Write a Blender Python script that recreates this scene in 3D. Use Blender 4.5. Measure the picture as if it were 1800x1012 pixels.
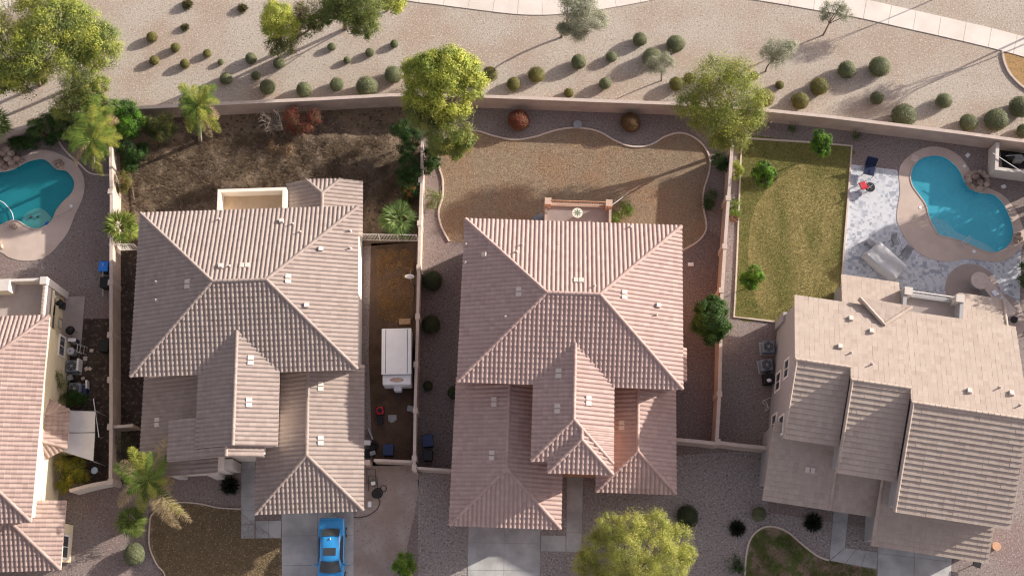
import bpy, bmesh, math, random
import numpy as np
from mathutils import Vector
random.seed(7); RNG = np.random.default_rng(11)
S = bpy.context.scene; COL = S.collection
for o in list(bpy.data.objects): bpy.data.objects.remove(o)
R = math.radians
# ------------------------------------------------------------------ camera, sky, sun
TILT = R(16.2); FPX = 1970.0; HC = 80.0
cam = bpy.data.cameras.new('camera'); camo = bpy.data.objects.new('camera', cam); COL.objects.link(camo)
camo.location = (0, 0, HC); camo.rotation_euler = (TILT, 0, 0)
cam.sensor_width = 36; cam.lens = 36 * FPX / 1800; cam.clip_start = 1; cam.clip_end = 3000
S.camera = camo
SUN_EL = R(17.2); SUN_AZ = R(25.5)          # sun stands right and a little up in the picture
W = bpy.data.worlds.new('World'); S.world = W; W.use_nodes = True
nt = W.node_tree; sky = nt.nodes.new('ShaderNodeTexSky'); sky.sky_type = 'NISHITA'; sky.sun_disc = False
sky.sun_elevation = SUN_EL; sky.sun_rotation = math.pi / 2 - SUN_AZ; sky.air_density = 1.0; sky.dust_density = 2.2
bg = nt.nodes['Background']; bg.inputs[1].default_value = 0.12
hs = nt.nodes.new('ShaderNodeHueSaturation'); hs.inputs['Saturation'].default_value = 0.36; nt.links.new(sky.outputs[0], hs.inputs['Color'])
tm = nt.nodes.new('ShaderNodeMix'); tm.data_type = 'RGBA'; tm.blend_type = 'MULTIPLY'; tm.inputs[0].default_value = 1; tm.inputs[7].default_value = (1.0, 0.89, 0.92, 1); nt.links.new(hs.outputs[0], tm.inputs[6]); nt.links.new(tm.outputs[2], bg.inputs[0])
sl = bpy.data.lights.new('sun', 'SUN'); sl.energy = 4.9; sl.angle = R(0.6); sl.color = (1, 0.925, 0.825)
so = bpy.data.objects.new('sun', sl); COL.objects.link(so); so.location = (60, 30, 60)
sd = Vector((math.cos(SUN_EL) * math.cos(SUN_AZ), math.cos(SUN_EL) * math.sin(SUN_AZ), math.sin(SUN_EL)))
so.rotation_euler = sd.to_track_quat('Z', 'Y').to_euler()
S.view_settings.view_transform = 'Standard'; S.view_settings.look = 'None'; S.view_settings.exposure = 0.84
S.view_settings.gamma = 1
S.cycles.pixel_filter_type = 'BLACKMAN_HARRIS'; S.cycles.filter_width = 1.2
# ------------------------------------------------------------------ picture point at a height -> place
CT, ST = math.cos(TILT), math.sin(TILT)
def P(px, py, z=0.0):
    u = (px - 900) / FPX; v = (py - 506) / FPX; t = (HC - z) / (CT + v * ST)
    return np.array([u * t, (ST - v * CT) * t, z])
def ray(px, py):
    u = (px - 900) / FPX; v = (py - 506) / FPX
    return np.array([u, ST - v * CT, -CT - v * ST])
# ------------------------------------------------------------------ materials
MATS = {}
def mat(name, col, rough=0.9, col2=None, scale=3.0, bump=0.0, bscale=30.0, detail=4.0, speck=None, sscale=14.0, big=None, bigscale=0.25, metal=0.0, coat=0.0, stretch=None, spec=0.35, ramp=(0.35, 0.65)):
    m = bpy.data.materials.new(name); m.use_nodes = True; N = m.node_tree.nodes; L = m.node_tree.links
    b = N['Principled BSDF']; b.inputs['Roughness'].default_value = rough; b.inputs['Metallic'].default_value = metal
    b.inputs['Specular IOR Level'].default_value = spec
    if coat: b.inputs['Coat Weight'].default_value = coat; b.inputs['Coat Roughness'].default_value = 0.08
    b.inputs['Base Color'].default_value = (*col, 1)
    g = N.new('ShaderNodeNewGeometry'); pos = g.outputs['Position']
    if stretch:
        mp = N.new('ShaderNodeMapping'); mp.inputs['Scale'].default_value = stretch; L.new(pos, mp.inputs[0]); pos = mp.outputs[0]
    out = None
    if col2:
        n = N.new('ShaderNodeTexNoise'); n.inputs['Scale'].default_value = scale; n.inputs['Detail'].default_value = detail; n.inputs['Roughness'].default_value = 0.65
        L.new(pos, n.inputs['Vector']); cr = N.new('ShaderNodeValToRGB'); L.new(n.outputs[0], cr.inputs[0])
        cr.color_ramp.elements[0].color = (*col, 1); cr.color_ramp.elements[1].color = (*col2, 1)
        cr.color_ramp.elements[0].position = ramp[0]; cr.color_ramp.elements[1].position = ramp[1]; out = cr.outputs[0]
    def mixin(out, fac, c, blend='MIX'):
        mx = N.new('ShaderNodeMix'); mx.data_type = 'RGBA'; mx.blend_type = blend; L.new(fac, mx.inputs[0])
        if out is None: mx.inputs[6].default_value = (*col, 1)
        else: L.new(out, mx.inputs[6])
        mx.inputs[7].default_value = (*c, 1); return mx.outputs[2]
    if big:
        n = N.new('ShaderNodeTexNoise'); n.inputs['Scale'].default_value = bigscale; n.inputs['Detail'].default_value = 5; L.new(pos, n.inputs['Vector'])
        r = N.new('ShaderNodeMapRange'); r.inputs[1].default_value = 0.42; r.inputs[2].default_value = 0.62; L.new(n.outputs[0], r.inputs[0]); out = mixin(out, r.outputs[0], big)
    if speck:
        for k, c in enumerate(speck):
            v = N.new('ShaderNodeTexNoise'); v.inputs['Scale'].default_value = sscale * (1 + 0.37 * k); v.inputs['Detail'].default_value = 2; L.new(pos, v.inputs['Vector'])
            r = N.new('ShaderNodeMapRange'); r.inputs[1].default_value = 0.56; r.inputs[2].default_value = 0.66; L.new(v.outputs[0], r.inputs[0]); out = mixin(out, r.outputs[0], c)
    if out is not None: L.new(out, b.inputs['Base Color'])
    if bump:
        n = N.new('ShaderNodeTexNoise'); n.inputs['Scale'].default_value = bscale; n.inputs['Detail'].default_value = 5; n.inputs['Roughness'].default_value = 0.7; L.new(pos, n.inputs['Vector'])
        bu = N.new('ShaderNodeBump'); bu.inputs['Strength'].default_value = 1.0; bu.inputs['Distance'].default_value = bump; L.new(n.outputs[0], bu.inputs['Height']); L.new(bu.outputs[0], b.inputs['Normal'])
    MATS[name] = m; return m
def leafmat(name, trans=0.3):
    m = bpy.data.materials.new(name); m.use_nodes = True; N = m.node_tree.nodes; L = m.node_tree.links
    b = N['Principled BSDF']; b.inputs['Roughness'].default_value = 0.6; b.inputs['Specular IOR Level'].default_value = 0.25
    a = N.new('ShaderNodeAttribute'); a.attribute_name = 'Col'; L.new(a.outputs['Color'], b.inputs['Base Color'])
    t = N.new('ShaderNodeBsdfTranslucent'); L.new(a.outputs['Color'], t.inputs[0]); mx = N.new('ShaderNodeMixShader'); mx.inputs[0].default_value = trans
    L.new(b.outputs[0], mx.inputs[1]); L.new(t.outputs[0], mx.inputs[2]); L.new(mx.outputs[0], N['Material Output'].inputs[0]); MATS[name] = m; return m
LEAF = leafmat('leaf', 0.35); BLADE = leafmat('blade', 0.2)
def tilemat(name, cols, dirt=(0.2, 0.15, 0.13), damt=0.35):
    """per-tile colours from the tile coordinates stored in the uv map, weathered by noise"""
    m = bpy.data.materials.new(name); m.use_nodes = True; N = m.node_tree.nodes; L = m.node_tree.links
    b = N['Principled BSDF']; b.inputs['Roughness'].default_value = 0.85; b.inputs['Specular IOR Level'].default_value = 0.25
    uv = N.new('ShaderNodeUVMap'); uv.uv_map = 'UVMap'
    fl = N.new('ShaderNodeVectorMath'); fl.operation = 'FLOOR'; L.new(uv.outputs[0], fl.inputs[0])
    w = N.new('ShaderNodeTexWhiteNoise'); w.noise_dimensions = '2D'; L.new(fl.outputs[0], w.inputs['Vector'])
    cr = N.new('ShaderNodeValToRGB'); L.new(w.outputs['Value'], cr.inputs[0]); e = cr.color_ramp.elements
    while len(e) < len(cols): e.new(0.5)
    for i, c in enumerate(cols): e[i].position = i / (len(cols) - 1); e[i].color = (*c, 1)
    g = N.new('ShaderNodeNewGeometry'); n = N.new('ShaderNodeTexNoise'); n.inputs['Scale'].default_value = 0.7; n.inputs['Detail'].default_value = 7; n.inputs['Roughness'].default_value = 0.7
    L.new(g.outputs['Position'], n.inputs['Vector']); r = N.new('ShaderNodeMapRange'); r.inputs[1].default_value = 0.45; r.inputs[2].default_value = 0.8; r.inputs[4].default_value = damt; L.new(n.outputs[0], r.inputs[0])
    mx = N.new('ShaderNodeMix'); mx.data_type = 'RGBA'; L.new(r.outputs[0], mx.inputs[0]); L.new(cr.outputs[0], mx.inputs[6]); mx.inputs[7].default_value = (*dirt, 1)
    n2 = N.new('ShaderNodeTexNoise'); n2.inputs['Scale'].default_value = 18; n2.inputs['Detail'].default_value = 3; L.new(g.outputs['Position'], n2.inputs['Vector'])
    r2 = N.new('ShaderNodeMapRange'); r2.inputs[1].default_value = 0.3; r2.inputs[2].default_value = 0.7; r2.inputs[3].default_value = 0.88; r2.inputs[4].default_value = 1.1; L.new(n2.outputs[0], r2.inputs[0])
    vm = N.new('ShaderNodeVectorMath'); vm.operation = 'SCALE'; L.new(mx.outputs[2], vm.inputs[0]); L.new(r2.outputs[0], vm.inputs['Scale']); L.new(vm.outputs[0], b.inputs['Base Color'])
    MATS[name] = m; return m
PARK = mat('park_gravel', (0.378, 0.330, 0.277), 0.95, (0.466, 0.414, 0.351), 7, 0.035, 9, speck=[(0.30, 0.245, 0.20), (0.53, 0.465, 0.41)], sscale=5.5, big=(0.373, 0.295, 0.233), bigscale=0.22)
YARD = mat('yard_gravel', (0.212, 0.175, 0.161), 0.95, (0.278, 0.234, 0.216), 8, 0.03, 12, speck=[(0.154, 0.121, 0.110), (0.337, 0.289, 0.267)], sscale=6, big=(0.227, 0.168, 0.154), bigscale=0.3)
REDG = mat('red_gravel', (0.155, 0.119, 0.113), 0.95, (0.198, 0.160, 0.151), 8, 0.04, 12, speck=[(0.136, 0.089, 0.084), (0.310, 0.260, 0.239)], sscale=7)
GREYG = mat('grey_gravel', (0.251, 0.215, 0.203), 0.95, (0.348, 0.304, 0.284), 7, 0.05, 10, speck=[(0.170, 0.142, 0.134), (0.446, 0.397, 0.373)], sscale=6)
DIRT = mat('dirt', (0.07, 0.05, 0.037), 1, (0.165, 0.12, 0.083), 1.0, 0.10, 5, speck=[(0.06, 0.045, 0.033), (0.24, 0.175, 0.12)], sscale=3.5, big=(0.20, 0.145, 0.095), bigscale=0.3)
SIDEG = mat('shaded_side_gravel', (0.136, 0.112, 0.108), 0.95, (0.192, 0.164, 0.156), 8, 0.03, 12, speck=[(0.096, 0.080, 0.076), (0.256, 0.224, 0.212)], sscale=6)  # darker copy of the yard gravel, with the side yard's shade in its colour
REDDIRT = mat('red_dirt', (0.068, 0.043, 0.029), 1, (0.119, 0.075, 0.051), 1.0, 0.06, 6, speck=[(0.102, 0.060, 0.038)], sscale=3, big=(0.111, 0.072, 0.051), bigscale=0.5)  # red dirt, colour lowered to deepen the shade of the trailer strip
SOIL = mat('shade_dark_soil', (0.04, 0.03, 0.025), 1, (0.08, 0.06, 0.048), 1.2, 0.08, 5, speck=[(0.16, 0.12, 0.09)], sscale=4)  # dark soil, made darker still to carry the shade of the narrow yards
PACK = mat('packed_dirt', (0.350, 0.290, 0.258), 1, (0.414, 0.345, 0.308), 1.5, 0.01, 12, speck=[(0.294, 0.221, 0.184)], sscale=6, big=(0.313, 0.244, 0.207), bigscale=0.5)
DEAD = mat('dead_grass', (0.239, 0.179, 0.124), 1, (0.322, 0.253, 0.179), 2.5, 0.05, 16, speck=[(0.184, 0.124, 0.074), (0.442, 0.331, 0.212)], sscale=9, big=(0.304, 0.193, 0.120), bigscale=0.35)
LAWN = mat('lawn', (0.28, 0.235, 0.085), 1, (0.44, 0.355, 0.165), 1.5, 0.05, 14, speck=[(0.14, 0.145, 0.04), (0.45, 0.34, 0.13)], sscale=6, big=(0.145, 0.155, 0.045), bigscale=0.22, stretch=(2.6, 0.8, 1))
GREENL = mat('shaded_green_lawn', (0.12, 0.135, 0.035), 1, (0.20, 0.19, 0.06), 1.3, 0.05, 14, speck=[(0.08, 0.095, 0.025), (0.27, 0.23, 0.09)], sscale=5)
FLAWN = mat('front_lawn', (0.230, 0.167, 0.103), 1, (0.138, 0.109, 0.063), 2, 0.05, 14, speck=[(0.460, 0.345, 0.218)], sscale=8)
PATCHY = mat('patchy_lawn', (0.28, 0.20, 0.15), 1, (0.10, 0.13, 0.035), 0.9, 0.05, 14, speck=[(0.16, 0.15, 0.06)], sscale=6, ramp=(0.46, 0.56))
ORANGE = mat('dry_lawn', (0.40, 0.24, 0.11), 1, (0.30, 0.20, 0.09), 3, 0.04, 14, speck=[(0.22, 0.15, 0.06)], sscale=6)
CONC = mat('concrete', (0.44, 0.44, 0.43), 0.9, (0.50, 0.495, 0.48), 1.2, 0.006, 40, big=(0.355, 0.35, 0.34), bigscale=0.7)
PATHC = mat('path_concrete', (0.68, 0.62, 0.56), 0.9, (0.74, 0.68, 0.62), 1.0, 0.006, 40, big=(0.64, 0.58, 0.52), bigscale=0.4)
DECK = mat('pool_deck', (0.52, 0.42, 0.36), 0.9, (0.57, 0.465, 0.40), 1.5, 0.004, 40, big=(0.48, 0.385, 0.33), bigscale=0.6)
PADM = mat('kitchen_pad', (0.36, 0.29, 0.26), 0.9, (0.41, 0.335, 0.30), 1.5)
CURB = mat('curb_concrete', (0.55, 0.45, 0.38), 0.9, (0.62, 0.52, 0.45), 4, 0.01, 30)
STUC_T = mat('wall_stucco', (0.451, 0.358, 0.301), 0.95, (0.490, 0.402, 0.343), 1.0, 0.01, 30, big=(0.419, 0.330, 0.282), bigscale=0.8)
CAPM = mat('wall_cap', (0.548, 0.463, 0.410), 0.95, (0.482, 0.394, 0.340), 3, 0.01, 30)
WHITEW = mat('white_stucco', (0.80, 0.74, 0.66), 0.95, (0.75, 0.69, 0.61), 1.2, 0.006, 40)
CREAM = mat('cream_stucco', (0.80, 0.70, 0.47), 0.95, (0.76, 0.66, 0.44), 1.2, 0.006, 40)
TAN = mat('tan_stucco', (0.58, 0.44, 0.30), 0.95, (0.52, 0.39, 0.26), 1.2, 0.006, 40)
ORNG = mat('orange_stucco', (0.56, 0.30, 0.18), 0.95, (0.51, 0.27, 0.165), 1.2, 0.006, 40)
GREYW = mat('grey_stucco', (0.39, 0.385, 0.39), 0.95, (0.355, 0.35, 0.355), 1.2, 0.006, 40)
PALEW = mat('pale_stucco', (0.62, 0.57, 0.52), 0.95, (0.56, 0.51, 0.47), 1.2, 0.006, 40)
TRIM = mat('white_trim', (0.82, 0.78, 0.72), 0.6); FASC = mat('fascia_paint', (0.56, 0.42, 0.36), 0.8)
TILE_A = tilemat('tile_sand', [(0.336, 0.275, 0.247), (0.315, 0.257, 0.229), (0.356, 0.296, 0.264), (0.299, 0.240, 0.215)], damt=0.1)
TILE_B = tilemat('tile_pink', [(0.446, 0.324, 0.290), (0.416, 0.300, 0.268), (0.469, 0.347, 0.311), (0.391, 0.278, 0.250)], damt=0.1)
TILE_C = tilemat('tile_flat', [(0.451, 0.376, 0.319), (0.429, 0.354, 0.300), (0.469, 0.394, 0.335), (0.403, 0.326, 0.275)], damt=0.1)
TILE_L = tilemat('tile_rose', [(0.368, 0.275, 0.246), (0.332, 0.244, 0.219), (0.402, 0.307, 0.272), (0.310, 0.230, 0.204)], damt=0.1)
BARK = mat('bark', (0.16, 0.11, 0.08), 0.95, (0.24, 0.18, 0.13), 6, 0.02, 20); PALEB = mat('pale_bark', (0.42, 0.36, 0.30), 0.95, (0.3, 0.25, 0.2), 6, 0.02, 20)
BLACK = mat('black_plastic', (0.012, 0.012, 0.014), 0.5); DARKM = mat('dark_metal', (0.05, 0.055, 0.065), 0.5, metal=0.3)
GREYM = mat('grey_metal', (0.33, 0.34, 0.35), 0.5, (0.25, 0.26, 0.28), 3); ACM = mat('condenser_metal', (0.22, 0.26, 0.31), 0.5, (0.17, 0.2, 0.25), 4)
GLASS = mat('window_glass', (0.05, 0.055, 0.06), 0.08, spec=0.6); BLUEC = mat('car_paint', (0.035, 0.30, 0.66), 0.28, coat=1.0, metal=0.15)
RUB = mat('rubber', (0.02, 0.02, 0.02), 0.8); CHROME = mat('chrome', (0.7, 0.7, 0.72), 0.15, metal=1)
WHITEP = mat('white_paint', (0.80, 0.79, 0.79), 0.45, (0.74, 0.73, 0.73), 1.5); RUST = mat('rust_stain', (0.42, 0.26, 0.20), 0.8, (0.62, 0.50, 0.44), 3)
BLUEP = mat('blue_plastic', (0.03, 0.22, 0.75), 0.5); DBLUE = mat('dark_blue_plastic', (0.02, 0.035, 0.09), 0.5); NAVY = mat('navy_fabric', (0.012, 0.02, 0.06), 0.9)
REDP = mat('red_plastic', (0.55, 0.03, 0.05), 0.6); ROCK = mat('rock', (0.36, 0.27, 0.21), 0.95, (0.50, 0.40, 0.33), 3, 0.05, 8, big=(0.24, 0.17, 0.14), bigscale=1.5)
CLOTH = mat('canvas', (0.60, 0.58, 0.57), 0.9, (0.66, 0.64, 0.62), 2); WOOD = mat('wood', (0.42, 0.28, 0.17), 0.8, (0.34, 0.22, 0.13), 5)
STONE = mat('stone_top', (0.66, 0.56, 0.49), 0.8, (0.54, 0.44, 0.38), 4); TARP = mat('tarp', (0.50, 0.51, 0.52), 0.55, (0.57, 0.58, 0.58), 1.3, 0.03, 3)
ORANGEP = mat('orange_wood', (0.56, 0.32, 0.20), 0.8, (0.48, 0.27, 0.17), 6); SLAB = mat('balcony_floor', (0.42, 0.36, 0.34), 0.9, (0.37, 0.32, 0.30), 1.5)
def pavermat():
    m = bpy.data.materials.new('pavers'); m.use_nodes = True; N = m.node_tree.nodes; L = m.node_tree.links; b = N['Principled BSDF']; b.inputs['Roughness'].default_value = 0.8
    g = N.new('ShaderNodeNewGeometry'); mp = N.new('ShaderNodeMapping'); mp.inputs['Rotation'].default_value = (0, 0, R(8)); L.new(g.outputs['Position'], mp.inputs[0])
    def vor(sc, rnd):
        v = N.new('ShaderNodeTexVoronoi'); v.distance = 'CHEBYCHEV'; v.inputs['Scale'].default_value = sc; v.inputs['Randomness'].default_value = rnd; L.new(mp.outputs[0], v.inputs['Vector'])
        s = N.new('ShaderNodeSeparateColor'); L.new(v.outputs['Color'], s.inputs[0]); return s.outputs[0], s.outputs[1]
    a, a2 = vor(3.6, 0.6); c, c2 = vor(5.6, 0.5)
    md = N.new('ShaderNodeMath'); md.operation = 'GREATER_THAN'; md.inputs[1].default_value = 0.5; L.new(a2, md.inputs[0])
    mx = N.new('ShaderNodeMix'); L.new(md.outputs[0], mx.inputs[0]); L.new(a, mx.inputs[2]); L.new(c, mx.inputs[3])
    n = N.new('ShaderNodeTexNoise'); n.inputs['Scale'].default_value = 0.6; n.inputs['Detail'].default_value = 4; L.new(g.outputs['Position'], n.inputs['Vector'])
    ad = N.new('ShaderNodeMath'); ad.operation = 'ADD'; L.new(mx.outputs[0], ad.inputs[0]); L.new(n.outputs[0], ad.inputs[1])
    cr = N.new('ShaderNodeValToRGB'); L.new(ad.outputs[0], cr.inputs[0]); e = cr.color_ramp.elements
    sb = N.new('ShaderNodeMath'); sb.operation = 'MULTIPLY'; sb.inputs[1].default_value = 0.66; L.new(ad.outputs[0], sb.inputs[0]); L.new(sb.outputs[0], cr.inputs[0])
    for _ in range(3): e.new(0.5)
    for i, (p, c_) in enumerate([(0.1, (0.62, 0.63, 0.65)), (0.4, (0.53, 0.55, 0.59)), (0.62, (0.58, 0.59, 0.61)), (0.8, (0.43, 0.455, 0.50)), (0.95, (0.31, 0.335, 0.38))]): e[i].position = p; e[i].color = (*c_, 1)
    L.new(cr.outputs[0], b.inputs['Base Color']); return m
PAVER = pavermat()
def watermat(name, tint, body):
    m = bpy.data.materials.new(name); m.use_nodes = True; N = m.node_tree.nodes; L = m.node_tree.links; N.remove(N['Principled BSDF'])
    t = N.new('ShaderNodeBsdfTransparent'); t.inputs[0].default_value = (*tint, 1); g = N.new('ShaderNodeBsdfGlossy'); g.inputs['Roughness'].default_value = 0.03
    f = N.new('ShaderNodeFresnel'); f.inputs[0].default_value = 1.33; mx = N.new('ShaderNodeMixShader'); L.new(f.outputs[0], mx.inputs[0]); L.new(t.outputs[0], mx.inputs[1]); L.new(g.outputs[0], mx.inputs[2])
    n = N.new('ShaderNodeTexNoise'); n.inputs['Scale'].default_value = 3; n.inputs['Detail'].default_value = 3; ge = N.new('ShaderNodeNewGeometry'); L.new(ge.outputs['Position'], n.inputs['Vector'])
    bu = N.new('ShaderNodeBump'); bu.inputs['Distance'].default_value = 0.03; L.new(n.outputs[0], bu.inputs['Height']); L.new(bu.outputs[0], g.inputs['Normal']); L.new(bu.outputs[0], f.inputs['Normal'])
    df = N.new('ShaderNodeBsdfDiffuse'); df.inputs[0].default_value = (*body, 1); n3 = N.new('ShaderNodeTexNoise'); n3.inputs['Scale'].default_value = .35; n3.inputs['Detail'].default_value = 5; L.new(ge.outputs['Position'], n3.inputs['Vector'])
    rr = N.new('ShaderNodeMapRange'); rr.inputs[1].default_value = .3; rr.inputs[2].default_value = .7; rr.inputs[3].default_value = .22; rr.inputs[4].default_value = .42; L.new(n3.outputs[0], rr.inputs[0])
    m2 = N.new('ShaderNodeMixShader'); L.new(rr.outputs[0], m2.inputs[0]); L.new(t.outputs[0], m2.inputs[1]); L.new(df.outputs[0], m2.inputs[2]); L.new(m2.outputs[0], mx.inputs[1])
    L.new(mx.outputs[0], N['Material Output'].inputs[0]); return m
# ------------------------------------------------------------------ mesh helpers
ORG = {}
def mk(name, V, F, m, parent=None, col=None, uv=None, smooth=False, org=None):
    """one mesh object from world coordinates; faces may be an (n,k) array or a list of lists"""
    V = np.asarray(V, float).reshape(-1, 3)
    o3 = ORG[parent.name] if parent else np.array(org if org is not None else [V[:, 0].mean(), V[:, 1].mean(), V[:, 2].min()])
    me = bpy.data.meshes.new(name); V2 = V - o3
    if isinstance(F, np.ndarray):
        k = F.shape[1]; idx = F.ravel(); tot = np.full(len(F), k)
    else:
        tot = np.array([len(f) for f in F]); idx = np.array([i for f in F for i in f])
    st = np.concatenate([[0], np.cumsum(tot)[:-1]])
    me.vertices.add(len(V2)); me.vertices.foreach_set('co', V2.astype(np.float32).ravel())
    me.loops.add(len(idx)); me.loops.foreach_set('vertex_index', idx.astype(np.int32))
    me.polygons.add(len(tot)); me.polygons.foreach_set('loop_start', st.astype(np.int32)); me.polygons.foreach_set('loop_total', tot.astype(np.int32))
    me.update(calc_edges=True)
    me.polygons.foreach_set('use_smooth', np.full(len(tot), smooth))
    if col is not None:
        a = me.color_attributes.new('Col', 'FLOAT_COLOR', 'POINT'); c4 = np.ones((len(V2), 4), np.float32); c4[:, :3] = col; a.data.foreach_set('color', c4.ravel())
    if uv is not None:
        u = me.uv_layers.new(name='UVMap'); u.data.foreach_set('uv', np.asarray(uv, np.float32)[idx].ravel())
    me.materials.append(m); me.validate()
    o = bpy.data.objects.new(name, me); COL.objects.link(o)
    if parent: o.parent = parent
    else: o.location = o3
    ORG[o.name] = o3
    return o
def tag(o, label, cat, group=None, kind=None):
    if label: o['label'] = label
    if cat: o['category'] = cat
    if group: o['group'] = group
    if kind: o['kind'] = kind
    return o
def struct(o, label=None, kind='structure'):
    o['kind'] = kind
    if label: o['label'] = label
    return o
def thing(name, label, cat, loc, group=None):
    o = bpy.data.objects.new(name, None); COL.objects.link(o); o.location = loc; o.empty_display_size = 0.3; ORG[o.name] = np.array(loc, float)
    return tag(o, label, cat, group)
def dup(src, loc, label, rz=0.0, sc=None, group=None):
    r = src.copy(); COL.objects.link(r); r.location = loc; r.rotation_euler = (0, 0, rz); r['label'] = label
    if group: r['group'] = group
    if sc is not None: r.scale = sc if hasattr(sc, '__len__') else (sc, sc, sc)
    for ch in list(src.children):
        c = ch.copy(); COL.objects.link(c); c.parent = r
        for g in list(ch.children):
            d = g.copy(); COL.objects.link(d); d.parent = c
    return r
class MB:
    def __init__(s): s.V = []; s.F = []
    def add(s, V, F):
        n = len(s.V); s.V += [tuple(v) for v in V]; s.F += [[i + n for i in f] for f in F]; return s
    def box(s, c, d, rz=0.0, taper=1.0):
        cx, cy, z0 = c; w, l, h = d; ca, sa = math.cos(rz), math.sin(rz); V = []
        for zz, t in ((0, 1), (h, taper)):
            for a, b in ((-1, -1), (1, -1), (1, 1), (-1, 1)):
                x, y = a * w / 2 * t, b * l / 2 * t; V.append((cx + x * ca - y * sa, cy + x * sa + y * ca, z0 + zz))
        return s.add(V, [[3, 2, 1, 0], [4, 5, 6, 7], [0, 1, 5, 4], [1, 2, 6, 5], [2, 3, 7, 6], [3, 0, 4, 7]])
    def rbox(s, c, d, rz=0.0, b=0.03):
        """box with chamfered upright and top edges"""
        cx, cy, z0 = c; w, l, h = d; ca, sa = math.cos(rz), math.sin(rz); V = []
        def ring(z, i, k):
            x, y = w / 2 - i, l / 2 - i
            for px, py in ((-x + k, -y), (x - k, -y), (x, -y + k), (x, y - k), (x - k, y), (-x + k, y), (-x, y - k), (-x, -y + k)): V.append((cx + px * ca - py * sa, cy + px * sa + py * ca, z))
        ring(z0, 0, b); ring(z0 + h - b, 0, b); ring(z0 + h, b, b)
        F = [list(range(7, -1, -1)), list(range(16, 24))]
        for r in range(2):
            for i in range(8): j = (i + 1) % 8; F.append([r * 8 + i, r * 8 + j, r * 8 + 8 + j, r * 8 + 8 + i])
        return s.add(V, F)
    def cyl(s, c, r, h, n=20, r2=None):
        r2 = r if r2 is None else r2; V = []
        for zz, q in ((0, r), (h, r2)):
            for i in range(n): a = 2 * math.pi * i / n; V.append((c[0] + q * math.cos(a), c[1] + q * math.sin(a), c[2] + zz))
        F = [list(range(n - 1, -1, -1)), list(range(n, 2 * n))] + [[i, (i + 1) % n, n + (i + 1) % n, n + i] for i in range(n)]
        return s.add(V, F)
    def tube(s, pts, rad, n=6):
        pts = [np.array(p, float) for p in pts]; rr = rad if hasattr(rad, '__len__') else [rad] * len(pts); V = []
        for i, p in enumerate(pts):
            d = pts[min(i + 1, len(pts) - 1)] - pts[max(i - 1, 0)]; d = d / (np.linalg.norm(d) + 1e-9)
            a = np.cross(d, (0, 0, 1) if abs(d[2]) < 0.9 else (1, 0, 0)); a /= np.linalg.norm(a); b = np.cross(d, a)
            for k in range(n): t = 2 * math.pi * k / n; V.append(p + rr[i] * (a * math.cos(t) + b * math.sin(t)))
        F = [[i * n + k, i * n + (k + 1) % n, (i + 1) * n + (k + 1) % n, (i + 1) * n + k] for i in range(len(pts) - 1) for k in range(n)]
        F += [list(range(n))[::-1], [(len(pts) - 1) * n + k for k in range(n)]]
        return s.add(V, F)
    def ring(s, c, r, t, n=24, z=0, m=6):
        pts = [(c[0] + r * math.cos(2 * math.pi * i / n), c[1] + r * math.sin(2 * math.pi * i / n), c[2]) for i in range(n + 1)]
        return s.tube(pts, t, m)
    def prism(s, pts, z0, z1):
        n = len(pts); V = [(p[0], p[1], z0) for p in pts] + [(p[0], p[1], z1) for p in pts]
        return s.add(V, [list(range(n))[::-1], list(range(n, 2 * n))] + [[i, (i + 1) % n, n + (i + 1) % n, n + i] for i in range(n)])
    def ball(s, c, r, n=12, m=8, jit=0.0):
        V = [(c[0], c[1], c[2] - r[2])]
        for j in range(1, m):
            ph = -math.pi / 2 + math.pi * j / m
            for i in range(n):
                a = 2 * math.pi * i / n; q = 1 + random.uniform(-jit, jit); V.append((c[0] + q * r[0] * math.cos(ph) * math.cos(a), c[1] + q * r[1] * math.cos(ph) * math.sin(a), c[2] + q * r[2] * math.sin(ph)))
        V.append((c[0], c[1], c[2] + r[2])); L = len(V) - 1
        F = [[0, 1 + (i + 1) % n, 1 + i] for i in range(n)] + [[1 + (m - 2) * n + i, 1 + (m - 2) * n + (i + 1) % n, L] for i in range(n)]
        F += [[1 + j * n + i, 1 + j * n + (i + 1) % n, 1 + (j + 1) * n + (i + 1) % n, 1 + (j + 1) * n + i] for j in range(m - 2) for i in range(n)]
        return s.add(V, F)
    def build(s, name, m, parent=None, smooth=False, org=None): return mk(name, s.V, s.F, m, parent, smooth=smooth, org=org)
def smoothloop(pts, n=6, closed=True):
    pts = [np.array(p, float) for p in pts]; out = []; N_ = len(pts)
    for i in range(N_ if closed else N_ - 1):
        g = (lambda k: pts[k % N_]) if closed else (lambda k: pts[min(max(k, 0), N_ - 1)])
        p0, p1, p2, p3 = g(i - 1), g(i), g(i + 1), g(i + 2)
        for k in range(n):
            t = k / n; out.append(0.5 * ((2 * p1) + (-p0 + p2) * t + (2 * p0 - 5 * p1 + 4 * p2 - p3) * t * t + (-p0 + 3 * p1 - 3 * p2 + p3) * t ** 3))
    if not closed: out.append(pts[-1])
    return out
def G(pts, z=0): return [P(x, y, z) for x, y in pts]
def sheet(name, loop, z, m, holes=(), parent=None):
    bm = bmesh.new()
    for lp in [loop] + list(holes):
        vs = [bm.verts.new((p[0], p[1], z)) for p in lp]
        for i in range(len(vs)): bm.edges.new((vs[i], vs[(i + 1) % len(vs)]))
    bmesh.ops.triangle_fill(bm, use_beauty=True, use_dissolve=False, edges=bm.edges[:], normal=(0, 0, 1))
    for f in bm.faces:
        if f.normal.z < 0: f.normal_flip()
    V = [v.co[:] for v in bm.verts]; bm.verts.index_update(); F = [[v.index for v in f.verts] for f in bm.faces]; bm.free()
    return mk(name, V, F, m, parent)
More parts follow.
